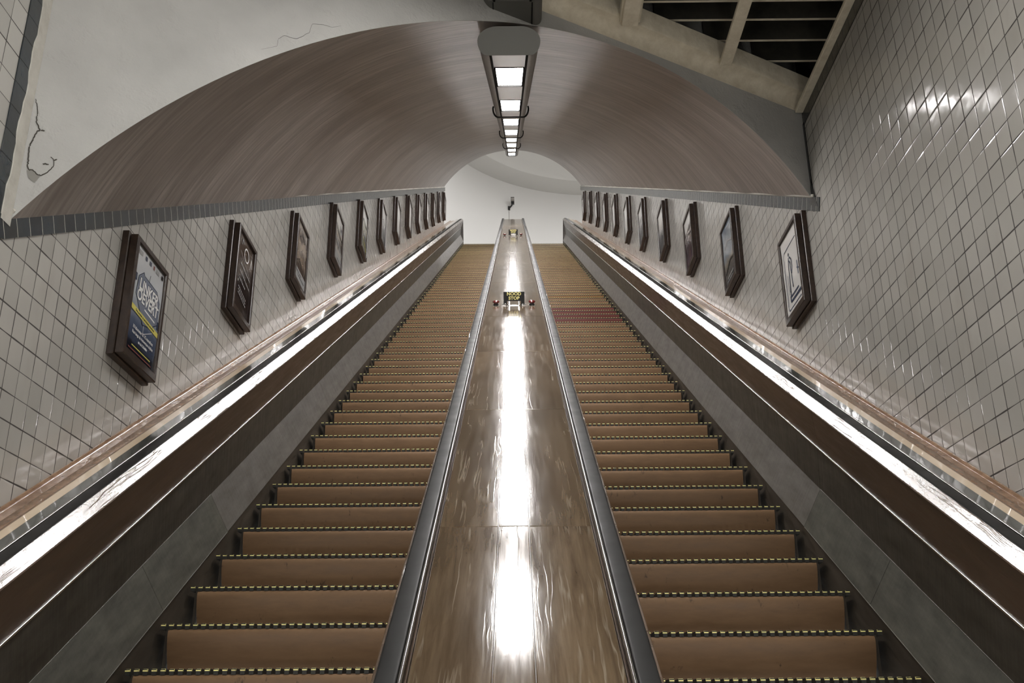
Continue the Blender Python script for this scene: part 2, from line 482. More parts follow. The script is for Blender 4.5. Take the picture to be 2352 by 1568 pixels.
# flaked paint and cracks low in the left corner of that wall
CR = [[(0.012, 2.376), (0.018, 2.358), (0.026, 2.338), (0.029, 2.306), (0.03, 2.274), (0.04, 2.258), (0.05, 2.242), (0.038, 2.235), (0.034, 2.208), (0.029, 2.19), (0.023, 2.163), (0.024, 2.125), (0.028, 2.095), (0.027, 2.072), (0.037, 2.057), (0.049, 2.06), (0.064, 2.046), (0.079, 2.044), (0.097, 2.059), (0.109, 2.078), (0.121, 2.101), (0.115, 2.127), (0.103, 2.136)],
      [(0.05, 2.242), (0.065, 2.245)], [(0.115, 2.124), (0.127, 2.132)], [(0.079, 2.096), (0.09, 2.1005), (0.101, 2.101)],
      [(0.893, 2.953), (0.966, 2.997), (0.969, 3.043), (0.995, 3.07), (1.053, 3.072), (1.114, 3.133), (1.125, 3.189), (1.183, 3.207), (1.227, 3.208), (1.272, 3.234)]]
mb = MB(); rc = random.Random(5)
PW = lambda t, z, d: Vector((A_.x, A_.y, Z0 + z)) + WD * t + WN * d
for li, ln in enumerate(CR):
    wd_ = 0.0042 if li < 4 else 0.0010
    fin = []
    for (t0, z0), (t1, z1) in zip(ln[:-1], ln[1:]):
        for k in range(4): fin.append((t0 + (t1 - t0) * k / 4 + rc.uniform(-.0016, .0016), z0 + (z1 - z0) * k / 4 + rc.uniform(-.0016, .0016)))
    fin.append(ln[-1])
    d = 0.0015 if li >= 4 else 0.002
    mb.tube([PW(t, z, d) for t, z in fin], [0.62 * wd_ * (0.45 + 0.55 * math.sin(math.pi * (i + .3) / len(fin))) for i in range(len(fin))], 6)
mb.make('crack', simple('dark_crack', srgb(66, 62, 56), 0.8), bm_o)
mb = MB()
mb.add([PW(t, z, 0.0022) for t, z in ((0.028, 2.051), (0.036, 2.060), (0.052, 2.058), (0.066, 2.050), (0.079, 2.041), (0.064, 2.008), (0.040, 2.02))], [tuple(range(7))])
mb.make('bare_patch', simple('bare_plaster', srgb(128, 126, 120), 0.8), bm_o)

# the plaster is returned a few centimetres on to the left side wall, with a ragged edge
mb = MB()
zz = [1.80 + i * (2.8 / 60) for i in range(61)]
wv = lambda i: 0.066 + 0.007 * math.sin(i * 0.9) + 0.004 * math.sin(i * 2.3 + 1)
yl_ = wall_y(-XW) + 0.002
for i in range(60):
    x1, x0 = -XW + 0.008, -XW
    mb.add([(x1, yl_, Z0 + zz[i]), (x1, yl_ - wv(i), Z0 + zz[i]), (x1, yl_ - wv(i + 1), Z0 + zz[i + 1]), (x1, yl_, Z0 + zz[i + 1]),
            (x0, yl_ - wv(i) - 0.004, Z0 + zz[i]), (x0, yl_ - wv(i + 1) - 0.004, Z0 + zz[i + 1])], [(0, 1, 2, 3), (1, 4, 5, 2)])
o = mb.make('trim_1', M['plaster_edge']); tag(o, kind='structure')

# side walls: one flat tiled sheet each, from the hall floor to the upper landing
Y_BACK = -4.5


def side_wall(sx, name, mat, ztop):
    # outline in (y, z): hall part up to the ceiling, then the sloping part under the vault
    yw = wall_y(sx * XW)
    top = lambda y: (y * ST / CT) + (-0.10) / CT
    pts = [(Y_BACK, 0 - Z0), (0.6, -Z0), (2.0, -Z0), (Y_END, Y_END * ST / CT - 2.5 / CT), (Y_END, top(Y_END)), (yw + 0.02, top(yw + 0.02)), (yw + 0.02, ztop), (Y_BACK, ztop)]
    m_ = MB(); k = len(pts)
    inn = [Vector((sx * XW, y, z + Z0)) for y, z in pts]; out = [v + Vector((sx * 0.15, 0, 0)) for v in inn]
    m_.add(inn + out, [tuple(range(k)), tuple(range(2 * k - 1, k - 1, -1))] + [(i, (i + 1) % k, (i + 1) % k + k, i + k) for i in range(k)])
    o_ = m_.make(name, mat); tag(o_, kind='structure'); return o_


side_wall(-1, 'wall_left', M['tile_l'], 4.3)
side_wall(1, 'wall_right', M['tile_r'], 3.82)

# dark slate course under the vault, both sides (it narrows slightly uphill), with a white bead above
for sx, nm, nb, (u0, u1), (t0, t1), (b0, b1) in (
        (-1, 'trim_2', 'trim_3', (3.2, 29.0), (-0.104, -0.168), (-0.200, -0.275)),
        (1, 'trim_4', 'trim_5', (6.30, 29.0), (-0.118, -0.168), (-0.208, -0.275))):
    ue = 3.88 if sx < 0 else 6.49
    mb = MB(); f = lambda u, a, b: a + (b - a) * (u - ue) / (28.9 - ue)
    xi, xo = sx * (XW - 0.006), sx * (XW + 0.01)
    ring = lambda u: [P3(xo, u, f(u, b0, b1)), P3(xi, u, f(u, b0, b1)), P3(xi, u, f(u, t0, t1)), P3(xo, u, f(u, t0, t1))]
    ustart = ue - 0.06 if sx < 0 else ue - 0.10
    v = ring(ustart) + ring(u1)
    mb.add(v, [(0, 1, 5, 4), (1, 2, 6, 5), (2, 3, 7, 6), (3, 0, 4, 7), (3, 2, 1, 0), (4, 5, 6, 7)])
    if sx < 0:      # the course is carried on a little way past the corner in larger slates
        v = [P3(xi, ue - 0.06, f(ue, b0, b1)), P3(xi, ue - 0.06, f(ue, t0, t1)), Vector((xi, wall_y(-XW) - 0.11, Z0 + 1.80)), Vector((xi, wall_y(-XW) - 0.16, Z0 + 1.70))]
        v2 = [Vector((xo, p.y, p.z)) for p in v]
        mb.add(v + v2, [(0, 1, 2, 3), (0, 4, 5, 1), (1, 5, 6, 2), (2, 6, 7, 3), (3, 7, 4, 0)])
    o = mb.make(nm, M['slate_u']); tag(o, kind='structure')
    mb = MB(); n_ = 60
    pts = [P3(sx * (XW - 0.004), ue + 0.02 + (29.0 - ue) * i / n_, f(ue + (29.0 - ue) * i / n_, t0, t1) + 0.006) for i in range(n_ + 1)]
    mb.tube(pts, [0.011 + 0.003 * math.sin(i * 2.1) for i in range(n_ + 1)], 8)
    o = mb.make(nb, M['plaster_edge'], smooth=True); tag(o, kind='structure')

# slate upright beside the left corner, slate course along the top of the right wall and down its corner
yl = wall_y(-XW)
mb = MB(); mb.box((-XW - 0.01, 33.243 * T - 2 * T, Z0 + 1.78), (-XW + 0.004, yl - 0.004, Z0 + 4.3))
o = mb.make('trim_6', M['slate_z']); tag(o, kind='structure')
yr = wall_y(XW)
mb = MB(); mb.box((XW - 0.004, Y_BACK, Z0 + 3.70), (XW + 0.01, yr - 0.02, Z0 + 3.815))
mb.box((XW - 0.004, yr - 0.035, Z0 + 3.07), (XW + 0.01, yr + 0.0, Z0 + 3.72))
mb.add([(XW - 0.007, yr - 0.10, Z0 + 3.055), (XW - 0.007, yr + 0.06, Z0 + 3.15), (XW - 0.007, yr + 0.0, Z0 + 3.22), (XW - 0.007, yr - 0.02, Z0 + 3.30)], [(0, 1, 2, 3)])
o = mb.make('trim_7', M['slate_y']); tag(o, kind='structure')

# hall ceiling, with an open coffer over its right half
OX0 = 0.21
mb = MB()
pl = [(-XW, Y_BACK), (OX0, Y_BACK), (OX0, wall_y(OX0)), (-XW, wall_y(-XW))]
mb.add([(x, y, Z0 + 4.02) for x, y in pl] + [(x, y, Z0 + 4.16) for x, y in pl], [(0, 1, 2, 3), (7, 6, 5, 4), (0, 4, 5, 1), (1, 5, 6, 2), (2, 6, 7, 3), (3, 7, 4, 0)])
mb.add([(OX0, Y_BACK, Z0 + 4.02), (XW, Y_BACK, Z0 + 4.02), (XW, 3.2, Z0 + 4.02), (OX0, 3.2, Z0 + 4.02)], [(0, 1, 2, 3)])
o = mb.make('ceiling_hall', M['plaster']); tag(o, kind='structure')
mb = MB()
mb.add([(OX0, 3.2, Z0 + 4.02), (XW + .12, 3.2, Z0 + 3.80), (XW + .12, wall_y(XW + .12), Z0 + 3.80), (OX0, wall_y(OX0), Z0 + 4.02),
        (OX0, 3.2, Z0 + 4.6), (XW + .12, 3.2, Z0 + 4.6), (XW + .12, wall_y(XW + .12), Z0 + 4.6), (OX0, wall_y(OX0), Z0 + 4.6)],
       [(4, 5, 6, 7), (0, 1, 5, 4), (1, 2, 6, 5), (2, 3, 7, 6), (3, 0, 4, 7)])
o = mb.make('ceiling_coffer', M['coffer']); tag(o, kind='structure')
# plaster wall stops under the coffer: coved soffit strip along the askew wall
mb = MB(); prof = []
for k in range(9):
    t = math.pi / 2 * k / 8
    prof.append((0.001 + 0.075 * (1 - math.cos(t)), 3.81 + 0.08 * math.sin(t)))
prof += [(0.098, 3.89), (0.105, 3.90), (0.105, 4.02), (-0.02, 4.02), (-0.02, 3.81)]
L_ = (B_ - A_).length
fn = lambda d, z, t: Vector((A_.x, A_.y, 0)) + WD * t + WN * d + Vector((0, 0, z + Z0))
mb.prism(prof, fn, 2.10, L_ - 0.002)
o = mb.make('trim_8', M['cream'], smooth=True); tag(o, kind='structure')
# beams of the open coffer, running in line with the tunnel
for i, (x0, x1, zb) in enumerate(((0.650, 0.748, 3.85), (1.300, 1.376, 3.85), (1.876, 1.929, 3.785))):
    mb = MB(); ye = wall_y((x0 + x1) / 2) - (0.115 if i < 2 else 0.02)
    mb.box((x0, 1.0, Z0 + zb), (x1, ye, Z0 + zb + 0.03), bev=0.006)
    if i < 1:
        mb.box((x0 - 0.012, 1.0, Z0 + zb + 0.03), (x0 + 0.004, ye, Z0 + 3.93)); mb.box((x1 - 0.004, 1.0, Z0 + zb + 0.03), (x1 + 0.012, ye, Z0 + 3.93))
    o = mb.make('trim_%d' % (9 + i), M['cream'])
    tag(o, kind='structure')
# dark boards set across the coffer, each with a pale worn lower edge
for i, y in enumerate((4.51, 4.71, 4.912, 5.085, 5.288, 5.503, 5.708)):
    mb = MB()
    xa = max(OX0 + 0.005, -XW + (y + 0.03 - A_.y) * WD.x / WD.y)
    if xa > XW - 0.05: continue
    mb.box((xa, y, Z0 + 4.056), (XW + 0.118, y + 0.012, Z0 + 4.34))
    mb.box((xa, y - 0.001, Z0 + 4.051), (XW + 0.118, y + 0.012, Z0 + 4.056), mi=1)
    o = mb.make('ceiling_board', [M['coffer'], M['cream']])
    tag(o, kind='structure')

# floors
mb = MB(); mb.box((-XW, Y_BACK, -0.1), (XW, 2.0, 0.0))
o = mb.make('floor', M['hall_floor']); tag(o, kind='structure')
# upper landing and its round hall
ZT = Z0 + 13.66; CX, CY, RR = 3.17, 28.886, 6.07
mb = MB(); k = 72
ang_ok = []
ring = [(CX + RR * math.cos(2 * math.pi * i / k), CY + RR * math.sin(2 * math.pi * i / k)) for i in range(k)]
YF = 28.6
hx_ = math.sqrt(RR ** 2 - (YF - CY) ** 2)
arc = [(CX + hx_, YF)] + [(x, y) for x, y in ring if y > YF + 0.02] + [(CX - hx_, YF)]
mb.add([(x, y, ZT) for x, y in arc] + [(x, y, ZT - 0.2) for x, y in arc],
       [tuple(range(len(arc))), tuple(range(2 * len(arc) - 1, len(arc) - 1, -1)), (len(arc) - 1, 0, len(arc), 2 * len(arc) - 1)])
o = mb.make('floor_upper', M['hall_floor']); tag(o, kind='structure')
mb = MB(); HZ = Z0 + 19.5
k = 180
pt = [(CX + RR * math.cos(2 * math.pi * i / k), CY + RR * math.sin(2 * math.pi * i / k)) for i in range(k)]
for i in range(k):
    (x0, y0), (x1, y1) = pt[i], pt[(i + 1) % k]
    if y0 < CY and y1 < CY and -2.05 < (x0 + x1) / 2 < 2.05: continue          # the mouth of the tunnel
    mb.add([(x0, y0, ZT - 0.3), (x1, y1, ZT - 0.3), (x1, y1, HZ), (x0, y0, HZ)], [(0, 1, 2, 3)])
o = mb.make('wall_back', M['upper_wall']); tag(o, kind='structure')
bm = bmesh.new(); bm.from_mesh(o.data); bmesh.ops.remove_doubles(bm, verts=bm.verts, dist=1e-4)
bmesh.ops.recalc_face_normals(bm, faces=bm.faces); bm.to_mesh(o.data); bm.free()
o.data.shade_smooth()
# head of the tunnel mouth in the round hall
mb = MB(); arch = [far[i] for i in range(NX + 1)]
for i in range(NX):
    p, q = arch[i], arch[i + 1]
    mb.add([p, q, (q.x, q.y, HZ), (p.x, p.y, HZ)], [(0, 1, 2, 3)])
for sx in (-1, 1):
    mb.add([(sx * XW, Y_END, ZT - 0.3), (sx * 2.12, Y_END + 0.02, ZT - 0.3), (sx * 2.12, Y_END + 0.02, HZ), (sx * XW, Y_END, HZ)], [(0, 1, 2, 3)])
    yc = CY - math.sqrt(max(RR ** 2 - (sx * 2.12 - CX) ** 2, 0))
    mb.add([(sx * 2.12, Y_END + 0.02, ZT - 0.3), (sx * 2.12, max(yc, Y_END) + 0.12, ZT - 0.3), (sx * 2.12, max(yc, Y_END) + 0.12, HZ), (sx * 2.12, Y_END + 0.02, HZ)], [(0, 1, 2, 3)])
o = mb.make('wall_mouth', M['upper_wall']); tag(o, kind='structure')
# ceiling: flat ring, then a shallow dome inside it
mb = MB(); k = 180; C2 = (3.19, 28.49); R2 = 5.385
outer = [(CX + (RR + .02) * math.cos(2 * math.pi * i / k), CY + (RR + .02) * math.sin(2 * math.pi * i / k), HZ) for i in range(k)]
rings = [outer]
for (rf, dz) in ((1.0, 0.0), (0.985, 0.12), (0.95, 0.3), (0.86, 0.55), (0.7, 0.8), (0.45, 1.0), (0.2, 1.08), (0.02, 1.1)):
    rings.append([(C2[0] + R2 * rf * math.cos(2 * math.pi * i / k), C2[1] + R2 * rf * math.sin(2 * math.pi * i / k), HZ + dz) for i in range(k)])
v = [p for r_ in rings for p in r_]
f = [(j * k + i, j * k + (i + 1) % k, (j + 1) * k + (i + 1) % k, (j + 1) * k + i) for j in range(len(rings) - 1) for i in range(k)]
f.append(tuple(range((len(rings) - 1) * k, len(rings) * k)))
o = build('ceiling_upper', v, f, M['upper_ceiling'], smooth=True); tag(o, kind='structure')

# ledges between handrail and wall: a polished strip beside the handrail, and a wider stepped brown moulding against the tiles
U0, U1 = 0.75, 31.2
for sx, nl, nb in ((-1, 'trim_12', 'baseboard_left'), (1, 'trim_13', 'baseboard_right')):
    mb = MB()
    mb.prism([(sx * 1.702, -1.154), (sx * 1.743, -1.154), (sx * 1.745, -1.158), (sx * 1.745, -1.26), (sx * 1.702, -1.26)], slope, U0, U1, 0)
    mb.prism([(sx * 1.646, -1.1545), (sx * 1.702, -1.1542), (sx * 1.702, -1.26), (sx * 1.646, -1.26)], slope, U0, U1, 1)
    o = mb.make(nl, [M['ledge'], M['ledge_grey']]); tag(o, kind='structure')
    mb = MB()
    pr = [(1.934, -1.190), (1.926, -1.190), (1.918, -1.194), (1.912, -1.202), (1.868, -1.204), (1.862, -1.198), (1.856, -1.194), (1.812, -1.195), (1.806, -1.189), (1.798, -1.187), (1.746, -1.176), (1.746, -1.26), (1.934, -1.26)]
    if sx > 0: pr = [(x, w - 0.014 * max(0, (x - 1.80) / 0.13) if w > -1.24 else w) for x, w in pr]
    mb.prism([(sx * x, w) for x, w in pr], slope, U0, U1)
    o = mb.make(nb, M['mould'], smooth=True); tag(o, kind='structure')

KD = 0.965
D3 = lambda x, u, w: P3(x * KD, u * KD, w * KD)
# ------------------------------------------------------------------ escalators


def mirror(prof, s, c=0.0): return [(s * x + c, w) for x, w in prof]


def step_meshes():
    """one step: riser board with tread, and its cleats; origin on the nose line"""
    hw = 0.515
    m_ = MB()
    # riser board: rounded top edge, set back under the cleats
    prof = [(0.085, -0.204), (0.050, -0.204), (0.040, -0.188), (0.026, -0.162), (0.012, -0.134), (0.001, -0.104), (-0.006, -0.076), (-0.009, -0.056), (-0.0095, -0.046), (-0.0085, -0.037), (-0.0055, -0.030), (-0.001, -0.0262), (0.006, -0.0245), (0.02, -0.024), (0.085, -0.024)]
    m_.prism(prof, lambda y, z, x: Vector((x, y, z)), -hw + 0.005, hw - 0.005)
    m_.box((-hw, 0.012, -0.034), (hw, 0.352, -0.0225))
    m_.box((-hw - 0.018, 0.03, -0.20), (-hw - 0.006, 0.34, -0.02), 1); m_.box((hw + 0.006, 0.03, -0.20), (hw + 0.018, 0.34, -0.02), 1)
    rv = (m_.v, m_.f, m_.mi)
    c = MB(); pitch = 0.0346; n_ = 32
    for i in range(n_):
        x = (i - (n_ - 1) / 2) * pitch; h = 0.0088
        c.box((x - h, 0.0, -0.0235), (x + h, 0.352, -0.0005), 0)
        # worn, painted nose of the cleat: a rounded front-top edge
        q = [(-0.0012, -0.0095), (-0.0016, -0.0070), (0.0006, -0.0036), (0.0042, -0.0010), (0.0095, 0.0006), (0.0095, -0.0095)]
        b_ = [(x - h - 0.0003, y, z) for y, z in q] + [(x + h + 0.0003, y, z) for y, z in q]; k_ = len(q)
        c.add(b_, [(i_, i_ + 1, i_ + 1 + k_, i_ + k_) for i_ in range(k_ - 2)] + [tuple(range(k_)), tuple(range(2 * k_ - 1, k_ - 1, -1))], 1)
    return rv, (c.v, c.f, c.mi)


RV_, CV_ = step_meshes()


def mesh_from(name, data, mats):
    me = bpy.data.meshes.new(name); me.from_pydata(data[0], [], data[1])
    for m in mats: me.materials.append(m)
    for p, i in zip(me.polygons, data[2]): p.material_index = i
    bm = bmesh.new(); bm.from_mesh(me); bmesh.ops.recalc_face_normals(bm, faces=bm.faces); bm.to_mesh(me); bm.free()
    return me


RISER = {k: mesh_from('step', RV_, [M[k], M['skirt_wood']]) for k in ('riser', 'riser_red', 'riser_ochre')}
for me_ in RISER.values():
    me_.shade_smooth(); me_.set_sharp_from_angle(angle=R(50))
CLEAT = mesh_from('cleat', CV_, [M['cleat'], M['yellow']])

SHEETS = [0.8, 2.6, 4.155, 5.163, 8.2, 11.3, 14.4, 17.5, 20.6, 23.7, 26.8, 29.6, 31.3]


def side_assembly(root, fx, uend):
    """panels of one side, from the skirt up to the handrail; profiles are (|x|, w), fx places them across the shaft"""
    bx = lambda prof: [(fx(x, w), w) for x, w in prof]
    K = lambda prof: [(x * KD, w * KD) for x, w in prof]

    def strip(name, prof, mat, us, smooth=False, gap=0.0015):
        for a, b in zip(us[:-1], us[1:]):
            mm = mat if not callable(mat) else mat(a)
            m_ = MB(); m_.prism(bx(prof), slope, a + gap, b - gap)
            m_.make(name, mm, root, smooth, origin=P3(fx(*prof[0]), a, prof[0][1]))
    strip('skirt_board', [(1.548, -1.846), (1.548, -2.16), (1.565, -2.16), (1.565, -1.846)], M['skirt_wood'], [0.8, uend])
    strip('skirt_panel', [(1.541, -1.838), (1.547, -1.842), (1.628, -1.632), (1.620, -1.630)], lambda a: M['sheet_old'] if a < 5.1 else M['sheet_new'], SHEETS[:-1] + [uend])
    strip('kick_panel', [(1.620, -1.634), (1.632, -1.634), (1.606, -1.388), (1.592, -1.388)], M['kick'], [0.8, 5.165, 10.0, 15.0, 20.0, 25.0, uend])
    strip('panel_bead', [(1.589 - 0.0055 * math.sin(t), -1.398 + 0.0055 * math.cos(t)) for t in [i * math.pi / 6 for i in range(12)]], M['trim_steel'], [0.8, 6.9, 13.0, 19.1, 25.2, uend], True)
    for (ex, ew) in ((1.6205, -1.6315), (1.5425, -1.8395)):
        strip('sheet_edge', [(ex + 0.0026 * math.cos(i * math.pi / 4), ew + 0.0026 * math.sin(i * math.pi / 4)) for i in range(8)], M['edge_steel'], [0.8, 5.16], True)
    strip('side_panel', [(1.589, -1.392), (1.61, -1.392), (1.60, -1.190), (1.5375, -1.184)], M['panel_wood'], [0.8, 5.12, 9.3, 13.5, 17.7, 21.9, 26.1, uend])
    strip('rail_ledge', K([(1.590, -1.2275), (1.588, -1.2325), (1.592, -1.236), (1.70, -1.243), (1.70, -1.216), (1.636, -1.216), (1.634, -1.1895), (1.6295, -1.1875)]), M['rail_wood'], [0.8, 7.4, 14.0, 20.6, uend])
    strip('handrail_guide', K([(1.637, -1.216), (1.70, -1.216), (1.70, -1.206), (1.637, -1.206)]), M['guide'], [0.8, uend])
    r = 0.006; x0, x1, w0, w1 = 1.633, 1.690, -1.211, -1.187
    c = []
    for cx_, cw_, t0 in ((x0 + r, w0 + r, math.pi), (x1 - r, w0 + r, 1.5 * math.pi), (x1 - r, w1 - r, 0.0), (x0 + r, w1 - r, 0.5 * math.pi)):
        arc_ = [(cx_ + r * math.cos(t0 + i * math.pi / 10), cw_ + r * math.sin(t0 + i * math.pi / 10)) for i in range(6)]
        c += arc_
    # very slightly crowned top, with holding edges so that it stays flat between the rounded sides
    c = c[:18] + [(x1 - r - 0.004, w1 + 0.0004), (x0 + r + 0.004, w1 + 0.0004)] + c[18:]
    strip('handrail', K(c), M['rubber'], [0.8, uend], True)
    strip('guide_bead', K([(1.6965 + 0.0055 * math.cos(t), -1.1895 + 0.0055 * math.sin(t)) for t in [i * math.pi / 6 for i in range(12)]]), M['guide'], [0.8, 8.5, 16.0, 23.5, uend], True)
    strip('newel_panel', [(1.538, -1.95), (1.60, -1.95), (1.64, -1.20), (1.54, -1.20)], M['sheet_new'], [uend, uend + 0.02])


def inner_fx(sx):
    """the inner side is the same section turned round on the divider"""
    def f(x, w):
        t = min(max((-w - 1.2) / (1.83 - 1.2), 0.0), 1.0)
        if w > -1.3 and x < 1.573: x = 1.573 - (1.573 - x) * 0.35
        return sx * (1.911 + (1.98 - 1.911) * t - x)
    return f


def escalator(sx, u0, label, reds, ochres):
    xc = sx * 0.985
    base = P3(xc, 0.8, -1.87); base.z = 0.0
    root = empty('escalator', base, label, 'escalator', None)
    k0 = -3
    for k in range(k0, 80):
        u = u0 + k * PITCH
        if u > 30.75: break
        me = RISER['riser_red'] if k in reds else RISER['riser_ochre'] if k in ochres else RISER['riser']
        st = bpy.data.objects.new('step', me); COL.objects.link(st); st.parent = root
        st.location = P3(xc, u, -1.87) - base
        if k in reds: st['label'] = 'step with dark red riser'
        if k in ochres: st['label'] = 'step with ochre riser'
        cl = bpy.data.objects.new('cleat', CLEAT); COL.objects.link(cl); cl.parent = st
    m_ = MB(); ul = u
    p = P3(xc, u0 + (k - 1) * PITCH + 0.42, -1.87)
    m_.box((xc - 0.55, p.y, ZT - 0.03), (xc + 0.55, p.y + 1.3, ZT + 0.015))
    m_.make('landing_plate', M['comb'], root, origin=(xc, p.y, ZT))
    side_assembly(root, lambda x, w: sx * x, 31.3)
    side_assembly(root, inner_fx(sx), 31.4)
    return root


escalator(-1, 3.685, 'wooden escalator climbing along the left wall, all risers plain brown', (), ())
escalator(1, 3.573, 'wooden escalator climbing along the right wall, with four dark red risers partway up', (25, 26, 27, 28), (32,))

# ------------------------------------------------------------------ divider deck between them
div = empty('escalator_divider', (0, D3(0, 0.8, -1.215).y, 0.0), 'long varnished wooden divider deck with scratched boards between the two escalators', 'divider')
joints = [0.8, 1.57, 3.44, 5.30, 7.17, 9.08, 12.13, 13.94, 17.28, 20.7, 24.1, 27.5, 32.5]
for a, b in zip(joints[:-1], joints[1:]):
    for nm, x0, x1 in (('deck_board', -0.272, -0.0625), ('cover_strip', -0.0605, 0.0465), ('deck_board', 0.0485, 0.272)):
        g, c = 0.0018, 0.0030; top = -1.215 + (0.001 if nm == 'cover_strip' else 0)
        mb = MB()
        lo, hi = (x0, a + g), (x1, b - g)
        v = [D3(x0, a + g, top - c), D3(x1, a + g, top - c), D3(x1, b - g, top - c), D3(x0, b - g, top - c),
             D3(x0 + c, a + g + c, top), D3(x1 - c, a + g + c, top), D3(x1 - c, b - g - c, top), D3(x0 + c, b - g - c, top),
             D3(x0, a + g, -1.245), D3(x1, a + g, -1.245), D3(x1, b - g, -1.245), D3(x0, b - g, -1.245)]
        mb.add(v, [(4, 5, 6, 7), (0, 1, 5, 4), (1, 2, 6, 5), (2, 3, 7, 6), (3, 0, 4, 7), (8, 9, 1, 0), (9, 10, 2, 1), (10, 11, 3, 2), (11, 8, 0, 3), (11, 10, 9, 8)])
        mb.make(nm, M['deck'], div, origin=D3((x0 + x1) / 2, a, top))
mb = MB(); mb.prism([(-0.285, -1.246), (0.285, -1.246), (0.285, -1.29), (-0.285, -1.29)], lambda x, w, u: D3(x, u, w), 0.8, 32.5)
mb.make('deck_bed', M['panel_wood'], div, origin=D3(0, 0.8, -1.25))
for sx in (-1, 1):
    mb = MB(); mb.prism([(sx * 0.2735, -1.245), (sx * 0.2735, -1.2165), (sx * 0.2765, -1.214), (sx * 0.2795, -1.2165), (sx * 0.2795, -1.245)], lambda x, w, u: D3(x, u, w), 0.8, 32.5)
    mb.make('edge_moulding', M['panel_wood'], div, origin=D3(sx * 0.276, 0.8, -1.22))
mb = MB(); mb.prism([(-0.28, -1.26), (0.28, -1.26), (0.28, -2.1), (-0.28, -2.1)], lambda x, w, u: D3(x, u, w), 32.4, 32.49)
mb.make('end_panel', M['sheet_new'], div, origin=D3(0, 32.4, -1.7))

# ------------------------------------------------------------------ text


def text_mesh(body, size, align='CENTER', shear=0.0, width=1.0, bold=0.0):
    cu = bpy.data.curves.new('lettering', 'FONT'); cu.body = body; cu.size = size; cu.align_x = align; cu.align_y = 'CENTER'
    cu.shear = shear; cu.offset = bold; cu.resolution_u = 3
    ob = bpy.data.objects.new('lettering', cu); COL.objects.link(ob)
    dg = bpy.context.evaluated_depsgraph_get(); dg.update()
    me = bpy.data.meshes.new_from_object(ob.evaluated_get(dg))
    bpy.data.objects.remove(ob); bpy.data.curves.remove(cu)
    vs = [Vector((v.co.x * width, v.co.y, 0)) for v in me.vertices]; fs = [tuple(p.vertices) for p in me.polygons]
    bpy.data.meshes.remove(me)
    return vs, fs


# ------------------------------------------------------------------ stop signs and buttons
def stop_sign(u, label):
    root = empty('stop_sign', D3(0.003, u, -1.215), label, 'sign', 'emergency stop signs on the divider')
    o3 = root.location
    W = lambda x, h, d=0.0: D3(0.003 + x, u + d, -1.215 + h)      # x across, h off the deck, d uphill
    mb = MB()
    hw, t = 0.1035, 0.006
    for (x0, x1, h0, h1) in ((-hw, hw, 0.046, 0.138), (-hw, -hw + 0.030, 0.010, 0.046), (hw - 0.030, hw, 0.010, 0.046)):
        mb.box((x0, 0, h0), (x1, t, h1), fn=lambda x, d, h: W(x, h, d))
    mb.make('plate', M['black'], root, origin=o3)
    mb = MB()
    for body, h, s in (('NOOD', 0.116, 0.044), ('STOP', 0.074, 0.044)):
        v, f = text_mesh(body, s, bold=0.0017)
        mb.add([W(p.x * 1.02, h + p.y, -0.0015) for p in v], f)
    mb.make('lettering', M['sign_yellow'], root, origin=o3)
    mb = MB()
    for s in (-1, 1):
        mb.tube([W(s * 0.064, 0.0, 0.012), W(s * 0.064, 0.052, 0.012)], 0.011, 12)
        mb.lathe([(0.017, 0.0), (0.017, 0.004), (0.012, 0.008)], W(s * 0.064, 0.0, 0.012), WDIR, 16)
        mb.lathe([(0.002, 0.0), (0.007, 0.004), (0.007, 0.008), (0.002, 0.011)], W(s * 0.085, 0.017, -0.012), UDIR, 12)
    mb.box((-0.042, 0.004, 0.006), (0.046, 0.012, 0.048), fn=lambda x, d, h: W(x, h, d))
    mb.make('bracket', M['chrome'], root, smooth=True, origin=o3)
    mb = MB()
    for s in (-1, 1): mb.tube([W(s * 0.062, 0.013, -0.002), W(s * 0.120, 0.013, -0.002)], 0.0035, 8)
    mb.make('rod', M['black'], root, smooth=True, origin=o3)
    return root


def button(x, u, label):
    root = empty('stop_button', D3(x, u, -1.215), label, 'button', 'emergency stop buttons on the divider')
    mb = MB(); c = root.location
    mb.lathe([(0.026, 0.0), (0.026, 0.006), (0.020, 0.008), (0.020, 0.022)], c, WDIR, 24)
    mb.make('stem', M['black'], root, smooth=True, origin=c)
    mb = MB(); mb.lathe([(0.024, 0.018), (0.034, 0.028), (0.0335, 0.033), (0.027, 0.040), (0.014, 0.044), (0.002, 0.045)], c, WDIR, 28)
    mb.make('cap', M['button_red'], root, smooth=True, origin=c)
    mb = MB(); mb.box((x - 0.034, u - 0.10, -1.2148), (x + 0.034, u + 0.05, -1.2128), fn=lambda a, b, c_: D3(a, b, c_))
    mb.make('base_plate', M['chrome'], root, origin=c)


stop_sign(9.86, 'larger, nearer black NOOD STOP sign standing on the divider deck')
stop_sign(22.70, 'smaller, far black NOOD STOP sign near the top of the divider deck')
button(-0.176, 9.93, 'red mushroom stop button to the left of the nearer NOOD STOP sign')
button(0.180, 9.93, 'red mushroom stop button to the right of the nearer NOOD STOP sign')
button(-0.190, 22.75, 'red mushroom stop button to the left of the far NOOD STOP sign')
button(0.178, 22.75, 'red mushroom stop button to the right of the far NOOD STOP sign')

# ------------------------------------------------------------------ light troughs


